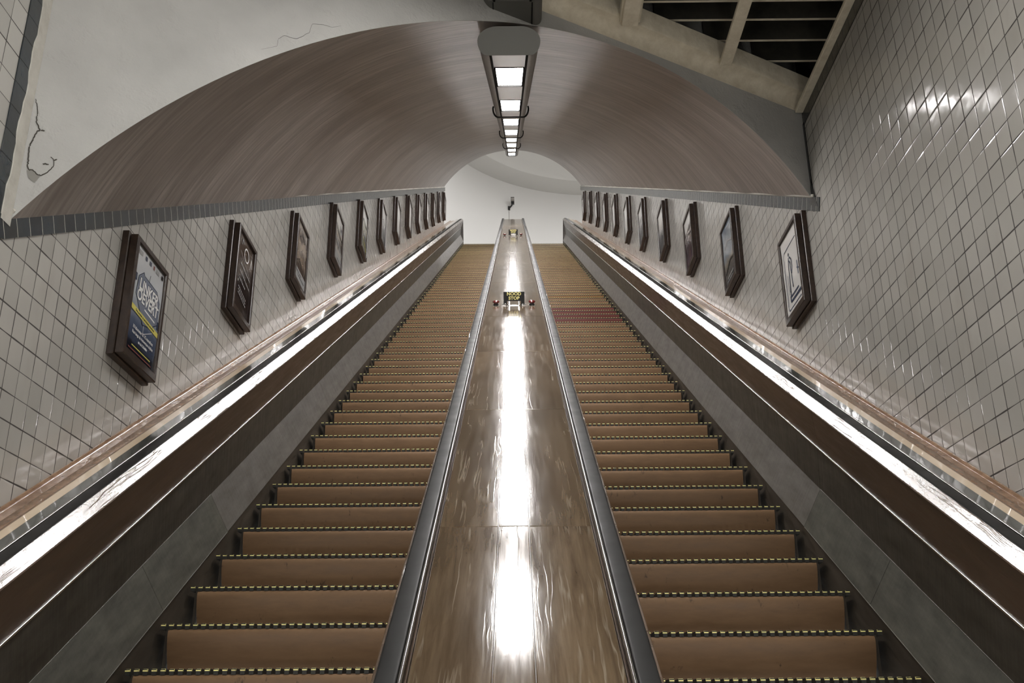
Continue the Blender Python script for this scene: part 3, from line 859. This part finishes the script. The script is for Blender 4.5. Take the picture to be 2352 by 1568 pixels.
def oval(cx, cw, hx, hw, seg=14):
    """casing section: broad flat underside, tightly rounded lower corners, fuller rounded shoulders"""
    fb, ft = hx * 0.69, hx * 0.36
    q = []
    for i in range(seg + 1):
        t = math.pi / 2 * i / seg; q.append((fb + (hx - fb) * math.sin(t), -hw * math.cos(t)))
    for i in range(1, seg + 1):
        t = math.pi / 2 * i / seg; q.append((ft + (hx - ft) * math.cos(t), hw * math.sin(t)))
    return [(cx + x, cw + w) for x, w in q] + [(cx - x, cw + w) for x, w in reversed(q)]


def trough(root, fn, a, b, wb, lamps, lampmat, straps, cx, ptfn):
    """fn(x, w, t) sweeps the casing; wb = level of its flat underside"""
    hx, hw = 0.165, 0.072
    cw = wb + hw
    org = root.location
    pr = oval(cx, cw, hx, hw)
    # casing: the oval, open along the underside between the two rails
    rail = 0.098
    body = [(x, w) for x, w in pr]
    mb = MB(); k = len(body)
    seq = [(cx + rail, wb)] + [(x, w) for x, w in body if not (w <= wb + 1e-6)] + [(cx - rail, wb)]
    kk = len(seq)
    vs_ = [fn(x, w, a) for x, w in seq] + [fn(x, w, b) for x, w in seq]
    mb.add(vs_, [(i, i + 1, i + 1 + kk, i + kk) for i in range(kk - 1)])
    ob = mb.make('housing', M['housing'], root, smooth=True, origin=org)
    for t in (a, b):
        mb = MB(); mb.prism(oval(cx, cw, hx + 0.004, hw + 0.003), fn, t - 0.006, t + 0.006)
        mb.make('end_cap', M['cap_shade'], root, smooth=True, origin=org)
    # underside: blank enamel panels between the lit glasses
    edges = [a + 0.006]
    for l0, l1 in lamps: edges += [l0, l1]
    edges.append(b - 0.006)
    blanks = [(edges[i], edges[i + 1]) for i in range(0, len(edges), 2)]
    for (p0, p1) in blanks:
        if p1 - p0 < 0.02: continue
        mb = MB(); mb.prism([(cx - rail + .004, wb + 0.010), (cx + rail - .004, wb + 0.010), (cx + rail - .004, wb + 0.016), (cx - rail + .004, wb + 0.016)], fn, p0 + 0.008, p1 - 0.008)
        mb.make('blank_panel', M['lamp_panel'], root, origin=org)
    for (l0, l1) in lamps:
        mb = MB(); r_ = rail - 0.012
        mb.prism([(cx - r_, wb + 0.006), (cx + r_, wb + 0.006), (cx + r_, wb + 0.014), (cx - r_, wb + 0.014)], fn, l0 + 0.012, l1 - 0.012)
        ob = mb.make('lamp_glass', lampmat, root, origin=org)
        mb = MB()
        mb.prism([(cx - rail, wb - 0.004), (cx + rail, wb - 0.004), (cx + rail, wb + 0.002), (cx - rail, wb + 0.002)], fn, l1 - 0.010, l1 + 0.010)
        mb.prism([(cx - rail, wb + 0.006), (cx + rail, wb + 0.006), (cx + rail, wb + 0.012), (cx - rail, wb + 0.012)], fn, l0 - 0.010, l0 + 0.010)
        for s in (-1, 1):
            x0 = cx + s * (rail - 0.008)
            mb.prism([(x0 - 0.007, wb - 0.004), (x0 + 0.007, wb - 0.004), (x0 + 0.007, wb + 0.012), (x0 - 0.007, wb + 0.012)], fn, l0, l1)
        mb.make('glass_frame', M['black_matt'], root, origin=org)
    mb = MB()
    for s in (-1, 1):
        x0 = cx + s * (rail + 0.001)
        mb.prism([(x0 - 0.007, wb - 0.005), (x0 + 0.005, wb - 0.005), (x0 + 0.005, wb + 0.010), (x0 - 0.007, wb + 0.010)], fn, a, b)
    mb.make('rail', M['black_matt'], root, origin=org)
    for t in straps:
        pts = [(x, w) for x, w in oval(cx, cw, hx + 0.02, hw + 0.014, 10)]
        low = [(x, w) for x, w in pts if w <= cw + 0.03]
        low.sort(key=lambda q: math.atan2(q[1] - cw - 0.2, q[0] - cx))
        seqp = [ptfn(x, w, t) for x, w in low]
        mb = MB(); mb.tube(seqp, 0.009, 8)
        mb.make('strap', M['black'], root, smooth=True, origin=org)


root = empty('ceiling_light', P3(-0.014, 5.6, 0.655), 'long grey oval light trough with eight lit glasses under the sloping vault', 'ceiling light')
lamps = [(a_ * 1.045, b_ * 1.045) for a_, b_ in ((6.035, 7.10), (8.42, 9.60), (10.97, 12.12), (13.36, 14.62), (15.72, 17.09), (18.2, 19.7), (20.95, 22.8), (24.3, 26.3))]
trough(root, slope, 5.6, 28.1, 0.670, lamps, M['lamp'], (10.78, 15.95, 21.3), -0.014, lambda x, w, t: P3(x, t, w))
# hangers joining the trough to the vault
for u in (6.0, 10.78, 15.95, 21.3, 27.0):
    mb = MB()
    for s in (-1, 1): mb.tube([P3(-0.014 + s * 0.07, u, 0.80), P3(-0.014 + s * 0.07, u, vault_w(0.08) + 0.01)], 0.008, 8)
    mb.make('hanger', M['black'], root, smooth=True, origin=root.location)

root = empty('ceiling_light', (0.008, 4.0, Z0 + 3.69), 'grey oval light trough in the hall whose end butts against the plaster wall', 'ceiling light')
# the hall trough runs level and dies into the askew wall
hall_lamps = [(-3.6, -2.4), (-1.6, -0.4), (0.3, 1.5), (2.3, 3.4)]
trough(root, cross, -4.2, 4.46, 3.69, hall_lamps, M['lamp_hall'], (-2.0, 1.9), 0.008, lambda x, w, t: Vector((x, t, w + Z0)))
mb = MB(); hx, hw = 0.165, 0.072
prof = oval(0.008, 3.69 + hw, hx, hw)
k = len(prof)
v = [Vector((x, 4.455, z + Z0)) for x, z in prof] + [Vector((x, wall_y(x) + 0.02, z + Z0)) for x, z in prof]
mb.add(v, [(i, (i + 1) % k, (i + 1) % k + k, i + k) for i in range(k)])
mb.make('end_sleeve', M['cap_shade'], root, smooth=True, origin=root.location)
mb = MB()
for s in (-1, 1):
    x0 = 0.008 + s * 0.107
    mb.add([(x0 - .004, 4.0, Z0 + 3.688), (x0 + .004, 4.0, Z0 + 3.688), (x0 + .004, wall_y(x0) + .01, Z0 + 3.688), (x0 - .004, wall_y(x0) + .01, Z0 + 3.688),
            (x0 - .004, 4.0, Z0 + 3.70), (x0 + .004, 4.0, Z0 + 3.70), (x0 + .004, wall_y(x0) + .01, Z0 + 3.70), (x0 - .004, wall_y(x0) + .01, Z0 + 3.70)],
           [(0, 1, 2, 3), (0, 4, 5, 1), (1, 5, 6, 2), (2, 6, 7, 3), (3, 7, 4, 0)])
mb.make('sleeve_rail', M['black'], root, origin=root.location)
for y in (-3.0, 0.0, 3.0):
    mb = MB()
    for s in (-1, 1): mb.tube([(0.008 + s * 0.07, y, Z0 + 3.84), (0.008 + s * 0.07, y, Z0 + 4.03)], 0.008, 8)
    mb.make('hanger', M['black'], root, smooth=True, origin=root.location)

# two globe lamps added out of view to light the plaster, cove and beams
for sx, lab in ((-1, 'added unseen globe lamp on the left tiled wall of the lower hall'), (1, 'added unseen globe lamp on the right tiled wall of the lower hall')):
    c = Vector((sx * 1.66, 0.9, Z0 - 0.25))
    root = empty('added_globe_lamp', (sx * XW, 0.9, Z0 - 0.4), lab, 'lamp', 'added globe lamps in the lower hall')
    mb = MB(); mb.lathe([(0.07, 0.0), (0.07, 0.02), (0.03, 0.03)], (sx * 1.928, 0.9, Z0 - 0.4), (-sx, 0, 0), 20)
    mb.tube([(sx * 1.90, 0.9, Z0 - 0.4), (sx * 1.70, 0.9, Z0 - 0.4), (sx * 1.66, 0.9, Z0 - 0.36)], 0.012, 8)
    mb.make('bracket', M['black'], root, smooth=True, origin=root.location)
    mb = MB(); mb.lathe([(0.02 + 0.12 * math.sin(math.pi * (i + .4) / 14), -0.12 * math.cos(math.pi * (i + .4) / 14)) for i in range(14)], c, (0, 0, 1), 24)
    mb.make('globe', M['fill_globe'], root, smooth=True, origin=root.location)

# round lamps added out of view under the upper dome to brighten that hall
for i, (x, y, lab) in enumerate(((4.4, 29.6, 'added unseen round lamp in the upper hall to the right of the tunnel head'), (1.6, 27.4, 'added unseen round lamp in the upper hall close to the tunnel head'))):
    root = empty('added_round_lamp', (x, y, HZ - 0.5), lab, 'lamp', 'added round lamps in the upper hall')
    mb = MB(); c = (x, y, HZ - 0.3)
    mb.lathe([(0.02, 0.10), (0.45, 0.08), (0.48, 0.0), (0.46, -0.01), (0.44, 0.0)], c, (0, 0, 1), 32)
    mb.make('shade', M['housing'], root, smooth=True, origin=root.location)
    mb = MB(); mb.lathe([(0.44, 0.004), (0.43, -0.03), (0.3, -0.055), (0.02, -0.06)], c, (0, 0, 1), 32)
    mb.make('diffuser', M['fill_upper'], root, smooth=True, origin=root.location)
    mb = MB(); mb.tube([(x, y, HZ - 0.21), (x, y, HZ + 0.95)], 0.012, 8)
    mb.make('stem', M['black'], root, smooth=True, origin=root.location)

# ------------------------------------------------------------------ security camera on the round wall
def back_y(x): return CY + math.sqrt(RR ** 2 - (x - CX) ** 2)


def cam_ray(px, py):
    f = 2314.174; p, y, r = R(20.94152), R(-.12613), R(-.45814)
    fw = Vector((math.sin(y) * math.cos(p), math.cos(y) * math.cos(p), math.sin(p))); rt = Vector((math.cos(y), -math.sin(y), 0)); up = rt.cross(fw)
    rt2 = rt * math.cos(r) + up * math.sin(r); up2 = up * math.cos(r) - rt * math.sin(r)
    return fw, rt2, up2, f


bx, bz = -0.140, 18.42
by = back_y(bx)
root = empty('security_camera', (bx, by, Z0 + bz), 'small boxy security camera on a black bracket high on the end wall', 'security camera')
mb = MB(); mb.box((bx - 0.045, by - 0.07, Z0 + bz - 0.085), (bx + 0.035, by + 0.01, Z0 + bz + 0.065), bev=0.006)
mb.make('wall_bracket', M['black'], root, origin=root.location)
mb = MB(); mb.tube([(bx + 0.0, by - 0.05, Z0 + bz - 0.01), (bx + 0.05, by - 0.09, Z0 + bz + 0.02), (bx + 0.10, by - 0.12, Z0 + bz + 0.06), (bx + 0.115, by - 0.13, Z0 + bz + 0.14)], [0.038, 0.03, 0.028, 0.03], 12)
mb.make('arm', M['black'], root, smooth=True, origin=root.location)
mb = MB(); mb.box((bx + 0.075, by - 0.22, Z0 + bz + 0.105), (bx + 0.195, by - 0.09, Z0 + bz + 0.185), bev=0.006)
mb.make('swivel_block', M['black'], root, origin=root.location)
mb = MB(); mb.box((bx + 0.065, by - 0.34, Z0 + bz + 0.185), (bx + 0.190, by - 0.09, Z0 + bz + 0.285), bev=0.006)
mb.make('housing', M['cctv'], root, origin=root.location)
mb = MB(); mb.box((bx + 0.060, by - 0.355, Z0 + bz + 0.272), (bx + 0.195, by - 0.08, Z0 + bz + 0.292), bev=0.003)
mb.make('sun_hood', M['black'], root, origin=root.location)
mb = MB(); mb.tube([(bx - 0.005, by - 0.012, Z0 + bz - 0.07), (bx - 0.005, by - 0.012, ZT)], 0.010, 8)
mb.make('cable', M['cable'], root, smooth=True, origin=root.location)

# ------------------------------------------------------------------ framed posters


def poster_mat(name, stops, noise_amt=0.1, sc=4.0, dist=1.0, stretch=(1, 1, 1)):
    """printed sheet behind acrylic: tone bands from bottom to top, broken up by the printed picture"""
    n = NT(name)
    uv = n.uv(); s = n.sep(uv)
    nz = n.noise(n.scale(uv, stretch), sc, 4.0, 0.6, dist)
    v = n.math('ADD', s[1], n.math('MULTIPLY', n.math('SUBTRACT', nz, 0.5), noise_amt))
    col = n.ramp(v, stops)
    wave = n.noise(n.scale(uv, (1.2, 7.0, 1.0)), 1.6, 2.0)
    return n.bsdf(col, 0.08, n.bump(wave, 0.09, 0.02), spec=0.55)


PALE = srgb(214, 212, 208)
PM = {
    'run': poster_mat('poster_run', [(0.0, srgb(20, 22, 30)), (0.09, srgb(24, 28, 40)), (0.13, srgb(58, 66, 84)), (0.3, srgb(78, 88, 108)), (0.42, srgb(128, 136, 148)), (0.6, srgb(182, 186, 190)), (1.0, srgb(190, 191, 192))], 0.12, 5.0),
    'dark': poster_mat('poster_dark', [(0.0, srgb(46, 36, 34)), (0.3, srgb(30, 24, 26)), (0.62, srgb(50, 42, 38)), (0.72, srgb(66, 55, 48)), (1.0, srgb(56, 46, 40))], 0.35, 3.0),
    'brown': poster_mat('poster_brown', [(0.0, srgb(84, 74, 66)), (0.28, srgb(66, 56, 52)), (0.42, srgb(132, 118, 104)), (0.55, srgb(96, 84, 74)), (0.68, srgb(150, 138, 124)), (0.8, srgb(90, 82, 80)), (1.0, srgb(168, 160, 150))], 0.5, 4.0, 1.5),
    'pale': poster_mat('poster_pale', [(0.0, srgb(172, 168, 162)), (0.28, srgb(168, 164, 158)), (0.34, srgb(84, 80, 76)), (0.5, srgb(112, 106, 98)), (0.62, srgb(158, 150, 140)), (0.78, srgb(198, 194, 186)), (1.0, PALE)], 0.3, 2.6, 1.0),
    'skyline': poster_mat('poster_skyline', [(0.0, srgb(150, 146, 112)), (0.2, srgb(88, 88, 82)), (0.38, srgb(96, 96, 94)), (0.5, srgb(166, 164, 152)), (0.68, srgb(190, 188, 176)), (0.72, srgb(120, 120, 112)), (0.76, srgb(206, 204, 198)), (1.0, PALE)], 0.2, 5.0),
    'grey': poster_mat('poster_grey', [(0.0, srgb(70, 70, 72)), (0.3, srgb(104, 104, 104)), (0.5, srgb(160, 160, 158)), (1.0, srgb(204, 202, 198))], 0.12, 4.0),
    'white': poster_mat('poster_white', [(0.0, srgb(206, 204, 200)), (1.0, PALE)], 0.05),
    'ruin': poster_mat('poster_landscape', [(0.0, srgb(70, 68, 70)), (0.24, srgb(96, 92, 88)), (0.36, srgb(128, 122, 112)), (0.48, srgb(122, 130, 138)), (0.7, srgb(146, 152, 156)), (1.0, srgb(108, 118, 130))], 0.45, 3.4, 1.2),
    'plum': poster_mat('poster_plum', [(0.0, srgb(92, 74, 82)), (0.3, srgb(56, 48, 54)), (0.52, srgb(96, 84, 86)), (0.6, srgb(196, 188, 186)), (0.7, srgb(104, 98, 98)), (0.78, srgb(206, 204, 200)), (1.0, PALE)], 0.28, 5.0, 1.4),
    'dusk': poster_mat('poster_dusk', [(0.0, srgb(72, 72, 74)), (0.36, srgb(100, 100, 102)), (0.55, srgb(160, 158, 156)), (0.75, srgb(206, 203, 198)), (1.0, PALE)], 0.25, 4.0),
}
INK = {'navy': simple('navy_ink', srgb(52, 62, 84), 0.2), 'white': simple('white_ink', srgb(222, 222, 220), 0.2), 'yellow': simple('yellow_ink', srgb(206, 196, 104), 0.2),
       'black': simple('black_ink', srgb(26, 24, 26), 0.2), 'grey': simple('grey_ink', srgb(150, 150, 150), 0.2), 'red': simple('red_ink', srgb(120, 70, 66), 0.2), 'slate': simple('slate_ink', srgb(110, 116, 130), 0.2)}

FW, FH = 0.49, 0.648


def ring_frame(m_, x, y0, y1, bw, bb, d0, d1, c=0.004):
    """mitred rectangular frame: outer half width x, border bw (bottom bb), from depth d0 to d1"""
    loops = []
    for (ex, e0, e1, d) in ((x, y0, y1, d0), (x, y0, y1, d1 - c), (x - c, y0 + c, y1 - c, d1), (x - bw + c, y0 + bb - c, y1 - bw + c, d1), (x - bw, y0 + bb, y1 - bw, d1 - c * 1.5), (x - bw, y0 + bb, y1 - bw, d0)):
        loops.append([(-ex, e0, d), (ex, e0, d), (ex, e1, d), (-ex, e1, d)])
    v = [p for l in loops for p in l]; n_ = len(loops)
    m_.add(v, [(i * 4 + k, i * 4 + (k + 1) % 4, ((i + 1) % n_) * 4 + (k + 1) % 4, ((i + 1) % n_) * 4 + k) for i in range(n_) for k in range(4)])


def frame_meshes():
    m_ = MB(); ring_frame(m_, FW / 2, 0, FH, 0.06, 0.06, 0.0, 0.034)
    m_.box((-FW / 2 + 0.02, 0.02, 0.002), (FW / 2 - 0.02, FH - 0.02, 0.020))
    f = MB(); w2 = FW / 2 - 0.014
    ring_frame(f, w2, 0.012, FH - 0.014, 0.032, 0.042, 0.037, 0.076)
    f.box((-w2 + 0.012, 0.024, 0.030), (w2 - 0.012, FH - 0.026, 0.061))
    return m_, f


BK, FR = frame_meshes()
BACK_ME = mesh_from('backing_frame', (BK.v, BK.f, BK.mi), [M['frame']])
FRONT_ME = mesh_from('front_frame', (FR.v, FR.f, FR.mi), [M['frame']])
PX, PY0, PY1 = FW / 2 - 0.014 - 0.031, 0.012 + 0.041, FH - 0.014 - 0.031


def sheet_mesh(mat):
    nx, ny = 6, 10
    me = bpy.data.meshes.new('poster')
    vs_ = [(-PX + 2 * PX * i / nx, PY0 + (PY1 - PY0) * j / ny, 0.0635 + 0.0015 * math.sin(j * 1.4 + i * .6)) for j in range(ny + 1) for i in range(nx + 1)]
    fs_ = [(j * (nx + 1) + i, j * (nx + 1) + i + 1, (j + 1) * (nx + 1) + i + 1, (j + 1) * (nx + 1) + i) for j in range(ny) for i in range(nx)]
    me.from_pydata(vs_, [], fs_); me.materials.append(mat)
    uvl = me.uv_layers.new(name='UVMap')
    for lp in me.loops:
        v_ = me.vertices[lp.vertex_index].co
        uvl.data[lp.index].uv = ((v_.x + PX) / (2 * PX), (v_.y - PY0) / (PY1 - PY0))
    me.shade_smooth(); return me


SHEETS_ME = {k: sheet_mesh(m) for k, m in PM.items()}
PWd, PHt = 2 * PX, PY1 - PY0


class Print:
    """flat printed shapes on a poster; coordinates 0..1 across and up"""
    def __init__(s): s.mb = MB(); s.mats = []; s.z = 0.0662

    def m(s, k):
        if INK[k] not in s.mats: s.mats.append(INK[k])
        return s.mats.index(INK[k])

    def pt(s, x, y, dz=0.0): return Vector((-PX + PWd * x, PY0 + PHt * y, s.z + dz))

    def poly(s, pts, k, dz=0.0): s.mb.add([s.pt(x, y, dz) for x, y in pts], [tuple(range(len(pts)))], s.m(k))

    def line(s, pts, k, w=0.012, closed=False, dz=0.0002):
        q = pts + ([pts[0]] if closed else [])
        for (x0, y0), (x1, y1) in zip(q[:-1], q[1:]):
            dx, dy = (x1 - x0) * PWd, (y1 - y0) * PHt; L = math.hypot(dx, dy) or 1
            nx, ny = -dy / L * w / 2, dx / L * w / 2
            a, b = s.pt(x0, y0, dz), s.pt(x1, y1, dz)
            o_ = Vector((nx, ny, 0)); s.mb.add([a + o_, b + o_, b - o_, a - o_], [(0, 1, 2, 3)], s.m(k))

    def text(s, body, x, y, size, k, shear=0.0, bold=0.0, slope_=0.0, dz=0.0004, width=1.0):
        v, f = text_mesh(body, size, shear=shear, bold=bold, width=width)
        c = s.pt(x, y, dz); s.mb.add([c + Vector((p.x, p.y + p.x * slope_, 0)) for p in v], f, s.m(k))


def print_run(p):
    p.poly([(.16, .73), (.30, .80), (.34, .775), (.80, .76), (.93, .68), (.93, .46), (.70, .37), (.46, .33), (.22, .49), (.12, .55)], 'slate')
    p.line([(.16, .73), (.30, .80), (.34, .775), (.80, .76), (.93, .68), (.93, .46), (.70, .37), (.46, .33), (.22, .49), (.12, .55)], 'navy', .004, True)
    p.line([(.50, .76), (.52, .84)], 'navy', .004)
    p.text('LINKER', .53, .668, .082, 'navy', .1, .0055); p.text('LINKER', .53, .668, .082, 'white', .1, .0026, dz=.0007)
    p.text('OEVERT', .53, .560, .082, 'navy', .1, .0055); p.text('OEVERT', .53, .560, .082, 'white', .1, .0026, dz=.0007)
    p.line([(.46, .48), (.84, .46)], 'white', .008)
    p.poly([(0, .385), (1, .345), (1, .395), (0, .435)], 'yellow', .0004)
    p.text('Drie avonden en een kinderboekenfeest', .52, .390, .0165, 'black', 0, .0004, -.048, dz=.0008)
    p.line([(.50, .34), (.50, .25), (.80, .34)], 'white', .003)
    p.text('10 kilometer & 1/2 marathon', .52, .245, .024, 'white', 0, .0006)
    p.text('Run langs de Antwerpse skyline', .53, .195, .0225, 'white', 0, .0006)
    p.text('en de Schelde', .55, .145, .0225, 'white', 0, .0006)
    p.line([(.2, .075), (.85, .075)], 'yellow', .006); p.line([(.1, .035), (.9, .035)], 'red', .007)
    for x, w_, k in ((.13, .13, 'grey'), (.32, .06, 'navy'), (.47, .07, 'navy'), (.60, .05, 'red'), (.74, .12, 'grey'), (.92, .07, 'black')):
        p.poly([(x - w_ / 2, .925), (x + w_ / 2, .925), (x + w_ / 2, .965), (x - w_ / 2, .965)], k)
    p.poly([(0.03, .66), (.1, .66), (.1, .73), (.03, .73)], 'navy'); p.poly([(.93, .42), (.98, .42), (.98, .5), (.93, .5)], 'navy')


def rows(p, specs, k='white'):
    """lines of print too small to read, drawn as broken strokes"""
    rnd = random.Random(3)
    for x0, x1, y, h, sl in specs:
        x = x0
        while x < x1:
            L = rnd.uniform(.02, .06)
            yy = y + (x - x0) * sl
            p.poly([(x, yy), (min(x + L, x1), yy + L * sl), (min(x + L, x1), yy + h + L * sl), (x, yy + h)], k)
            x += L + .015


def print_dark(p):
    ring_ = [(.52 + .14 * math.cos(t), .80 + .085 * math.sin(t)) for t in [i * math.pi / 10 for i in range(20)]]
    p.line(ring_, 'white', .012, True)
    p.line([(.78, .70), (.82, .86), (.90, .74)], 'white', .010); p.line([(.2, .86), (.22, .94), (.32, .90)], 'grey', .012)
    p.line([(.15, .76), (.80, .58)], 'grey', .005)
    rows(p, [(.22, .85, .60, .028, -.12), (.2, .85, .50, .028, -.14), (.2, .6, .40, .024, -.12), (.12, .16, .34, .03, 0), (.2, .7, .29, .020, -.14), (.2, .7, .25, .020, -.14), (.2, .7, .21, .020, -.14)], 'grey')
    p.poly([(0, 0), (1, 0), (1, .012), (0, .012)], 'white')


def print_brown(p):
    p.poly([(.0, .03), (1, .03), (1, .21), (.0, .21)], 'grey')
    rows(p, [(.12, .6, .15, .02, 0), (.3, .9, .10, .02, 0)], 'black')
    p.line([(.0, .28), (.35, .40), (.6, .30)], 'black', .010); p.line([(.3, .78), (.5, .86), (.8, .80)], 'black', .012)


def print_pale(p):
    p.line([(.0, .78), (.4, .66), (1, .6)], 'black', .02); p.line([(.0, .5), (1, .3)], 'grey', .03)
    p.poly([(.62, .72), (.96, .72), (.96, .86), (.62, .86)], 'grey'); p.text('60', .79, .79, .05, 'black', 0, .002)
    p.poly([(.02, .03), (.98, .03), (.98, .2), (.02, .2)], 'grey'); rows(p, [(.4, .9, .08, .02, 0)], 'black')


def print_figure(p):
    r1 = [(.10, .12), (.80, .12), (.80, .20), (.10, .20)]
    p.line([(.12, .10), (.12, .78), (.18, .83), (.90, .83)], 'navy', .006); p.line([(.12, .10), (.16, .06), (.9, .06)], 'navy', .006)
    p.line([(.16, .12), (.16, .74)], 'slate', .004)
    p.line([(.30, .22), (.30, .14), (.92, .14)], 'navy', .016); p.line([(.34, .27), (.34, .20), (.80, .20)], 'navy', .010)
    # a standing figure sketched in a few strokes
    p.poly([(.42 + .028 * math.cos(i * math.pi / 5), .735 + .024 * math.sin(i * math.pi / 5)) for i in range(10)], 'navy')
    p.line([(.40, .70), (.36, .58), (.36, .46), (.33, .26)], 'navy', .014); p.line([(.44, .70), (.54, .64), (.55, .54), (.50, .46)], 'navy', .012)
    p.line([(.46, .62), (.48, .48), (.50, .28)], 'navy', .012); p.line([(.40, .66), (.46, .62)], 'navy', .012)
    p.line([(.26, .50), (.27, .24)], 'slate', .008); p.line([(.84, .52), (.86, .34)], 'slate', .02); p.line([(.80, .44), (.92, .40)], 'slate', .012)


def print_land(p):
    rows(p, [(.25, .8, .10, .03, 0), (.2, .7, .05, .02, 0)], 'grey')
    p.poly([(0, 0), (1, 0), (1, .02), (0, .02)], 'white'); p.line([(.1, .62), (.5, .70), (.9, .60)], 'grey', .014); p.line([(.1, .22), (.6, .34), (.95, .30)], 'black', .02)


def print_plum(p):
    p.text('60', .62, .70, .06, 'black', 0, .003); p.line([(.1, .56), (.45, .62), (.9, .55)], 'black', .016)
    p.line([(.2, .45), (.4, .5), (.5, .40)], 'grey', .012); p.poly([(0, 0), (1, 0), (1, .012), (0, .012)], 'white'); p.line([(.6, .12), (.62, .3)], 'red', .014)


def print_sky(p):
    p.line([(.05, .68), (.3, .74), (.6, .66), (.95, .70)], 'black', .014); p.line([(.3, .56), (.9, .48)], 'grey', .014); p.line([(.3, .3), (.95, .12)], 'yellow', .012)


def print_arch(p):
    p.line([(.1, .55), (.4, .66), (.8, .62)], 'black', .010); p.line([(.1, .50), (.45, .60), (.85, .52)], 'grey', .008)


PRINTS = {'run': (print_run, None), 'dark': (print_dark, None), 'brown': (print_brown, None), 'pale': (print_pale, None), 'skyline': (print_sky, None), 'grey': (print_arch, None),
          'figure': (print_figure, None), 'ruin': (print_land, None), 'plum': (print_plum, None)}
GROUP = {-1: 'framed posters along the left wall', 1: 'framed posters along the right wall'}
ORD = ['first', 'second', 'third', 'fourth', 'fifth', 'sixth', 'seventh', 'eighth', 'ninth', 'tenth', 'eleventh', 'twelfth', 'thirteenth']


def poster(sx, ynear, ztop, sheet, pr, label):
    root = bpy.data.objects.new('picture_frame', None); COL.objects.link(root)
    yc = ynear + FW / 2
    a = Vector((0, 1, 0)) if sx < 0 else Vector((0, -1, 0)); b = Vector((0, 0, 1)); nn = Vector((-sx, 0, 0))
    root.matrix_world = Matrix(((a.x, b.x, nn.x, sx * (XW - 0.0015)), (a.y, b.y, nn.y, yc), (a.z, b.z, nn.z, ztop - FH + Z0), (0, 0, 0, 1)))
    tag(root, label, 'picture frame', GROUP[sx])
    for nm, me in (('backing_frame', BACK_ME), ('front_frame', FRONT_ME), ('poster', SHEETS_ME[sheet])):
        ob = bpy.data.objects.new(nm, me); COL.objects.link(ob); ob.parent = root
    if pr:
        p = Print(); PRINTS[pr][0](p)
        me = mesh_from('print', (p.mb.v, p.mb.f, p.mb.mi), p.mats)
        pr_o = bpy.data.objects.new('print', me); COL.objects.link(pr_o); pr_o.parent = ob
    return root


left_y = [4.45 + 1.651 * i for i in range(13)]
left_z = [2.31, 3.24, 4.20, 5.19, 6.14, 7.07, 8.03, 8.98, 9.92, 10.87, 11.80, 12.76, 13.69]
left_c = [('run', 'run', 'dark wooden frame with the LINKER OEVERT running poster, lowest on the left wall'),
          ('dark', 'dark', 'dark wooden frame with a blackish brown text poster, second up the left wall'),
          ('brown', 'brown', 'dark frame with a mottled brown picture over a grey caption, third up left wall'),
          ('pale', 'pale', 'dark wooden frame with a pale poster marked 60, fourth up the left wall'),
          ('skyline', 'skyline', 'dark wooden frame with a white and dark grey landscape sheet, fifth up the left wall'),
          ('grey', 'grey', 'dark wooden frame with a grey sheet showing a thin arch, sixth up the left wall')]
for i in range(13):
    sh, pr, lb = left_c[i] if i < 6 else ('white', None, 'dark wooden frame with a plain pale sheet, %s up the left wall' % ORD[i])
    if i == 12: lb = 'dark wooden frame with a plain pale sheet, topmost on the left wall'
    poster(-1, left_y[i], left_z[i], sh, pr, lb)
right_y = [5.90, 7.64, 9.37, 11.11, 12.88, 14.58, 16.33, 18.08, 19.84, 21.65, 23.45]
right_z = [3.165, 4.15, 5.14, 6.14, 7.15, 8.12, 9.14, 10.14, 11.16, 12.20, 13.22]
right_c = [('white', 'figure', 'dark frame with a sketched standing figure on white, lowest on right wall'),
           ('ruin', 'ruin', 'dark wooden frame with blue grey landscape picture, second up the right wall'),
           ('plum', 'plum', 'dark frame with a plum coloured picture marked 60, third up right wall'),
           ('dusk', None, 'dark frame with sheet fading to dark grey, fourth up right wall'),
           ('grey', 'grey', 'dark frame with a light grey sheet showing a thin arch, fifth up right wall')]
for i in range(11):
    sh, pr, lb = right_c[i] if i < 5 else ('white', None, 'dark wooden frame with a plain pale sheet, %s up the right wall' % ORD[i])
    if i == 10: lb = 'dark wooden frame with a plain pale sheet, topmost on the right wall'
    poster(1, right_y[i], right_z[i], sh, pr, lb)

# ------------------------------------------------------------------ world, camera, view
w = bpy.data.worlds.new('World'); SC.world = w; w.use_nodes = True
bg = w.node_tree.nodes['Background']; bg.inputs[0].default_value = (1.0, 0.97, 0.92, 1); bg.inputs[1].default_value = 0.25

cam = bpy.data.cameras.new('Camera'); co = bpy.data.objects.new('Camera', cam); COL.objects.link(co)
cam.sensor_fit = 'HORIZONTAL'; cam.sensor_width = 36.0; cam.lens = 2314.174 / 2352 * 36.0; cam.clip_start = 0.02; cam.clip_end = 200
fw, rt, up, _ = cam_ray(0, 0)
co.matrix_world = Matrix(((rt.x, up.x, -fw.x, 0), (rt.y, up.y, -fw.y, 0), (rt.z, up.z, -fw.z, Z0), (0, 0, 0, 1)))
SC.camera = co

SC.view_settings.view_transform = 'Standard'; SC.view_settings.look = 'None'
SC.view_settings.gamma = 1.0; SC.view_settings.exposure = 1.55; SC.view_settings.use_curve_mapping = False
SC.cycles.use_denoising = True
SC.cycles.max_bounces = 10; SC.cycles.diffuse_bounces = 6; SC.cycles.glossy_bounces = 6
SC.cycles.sample_clamp_indirect = 12.0
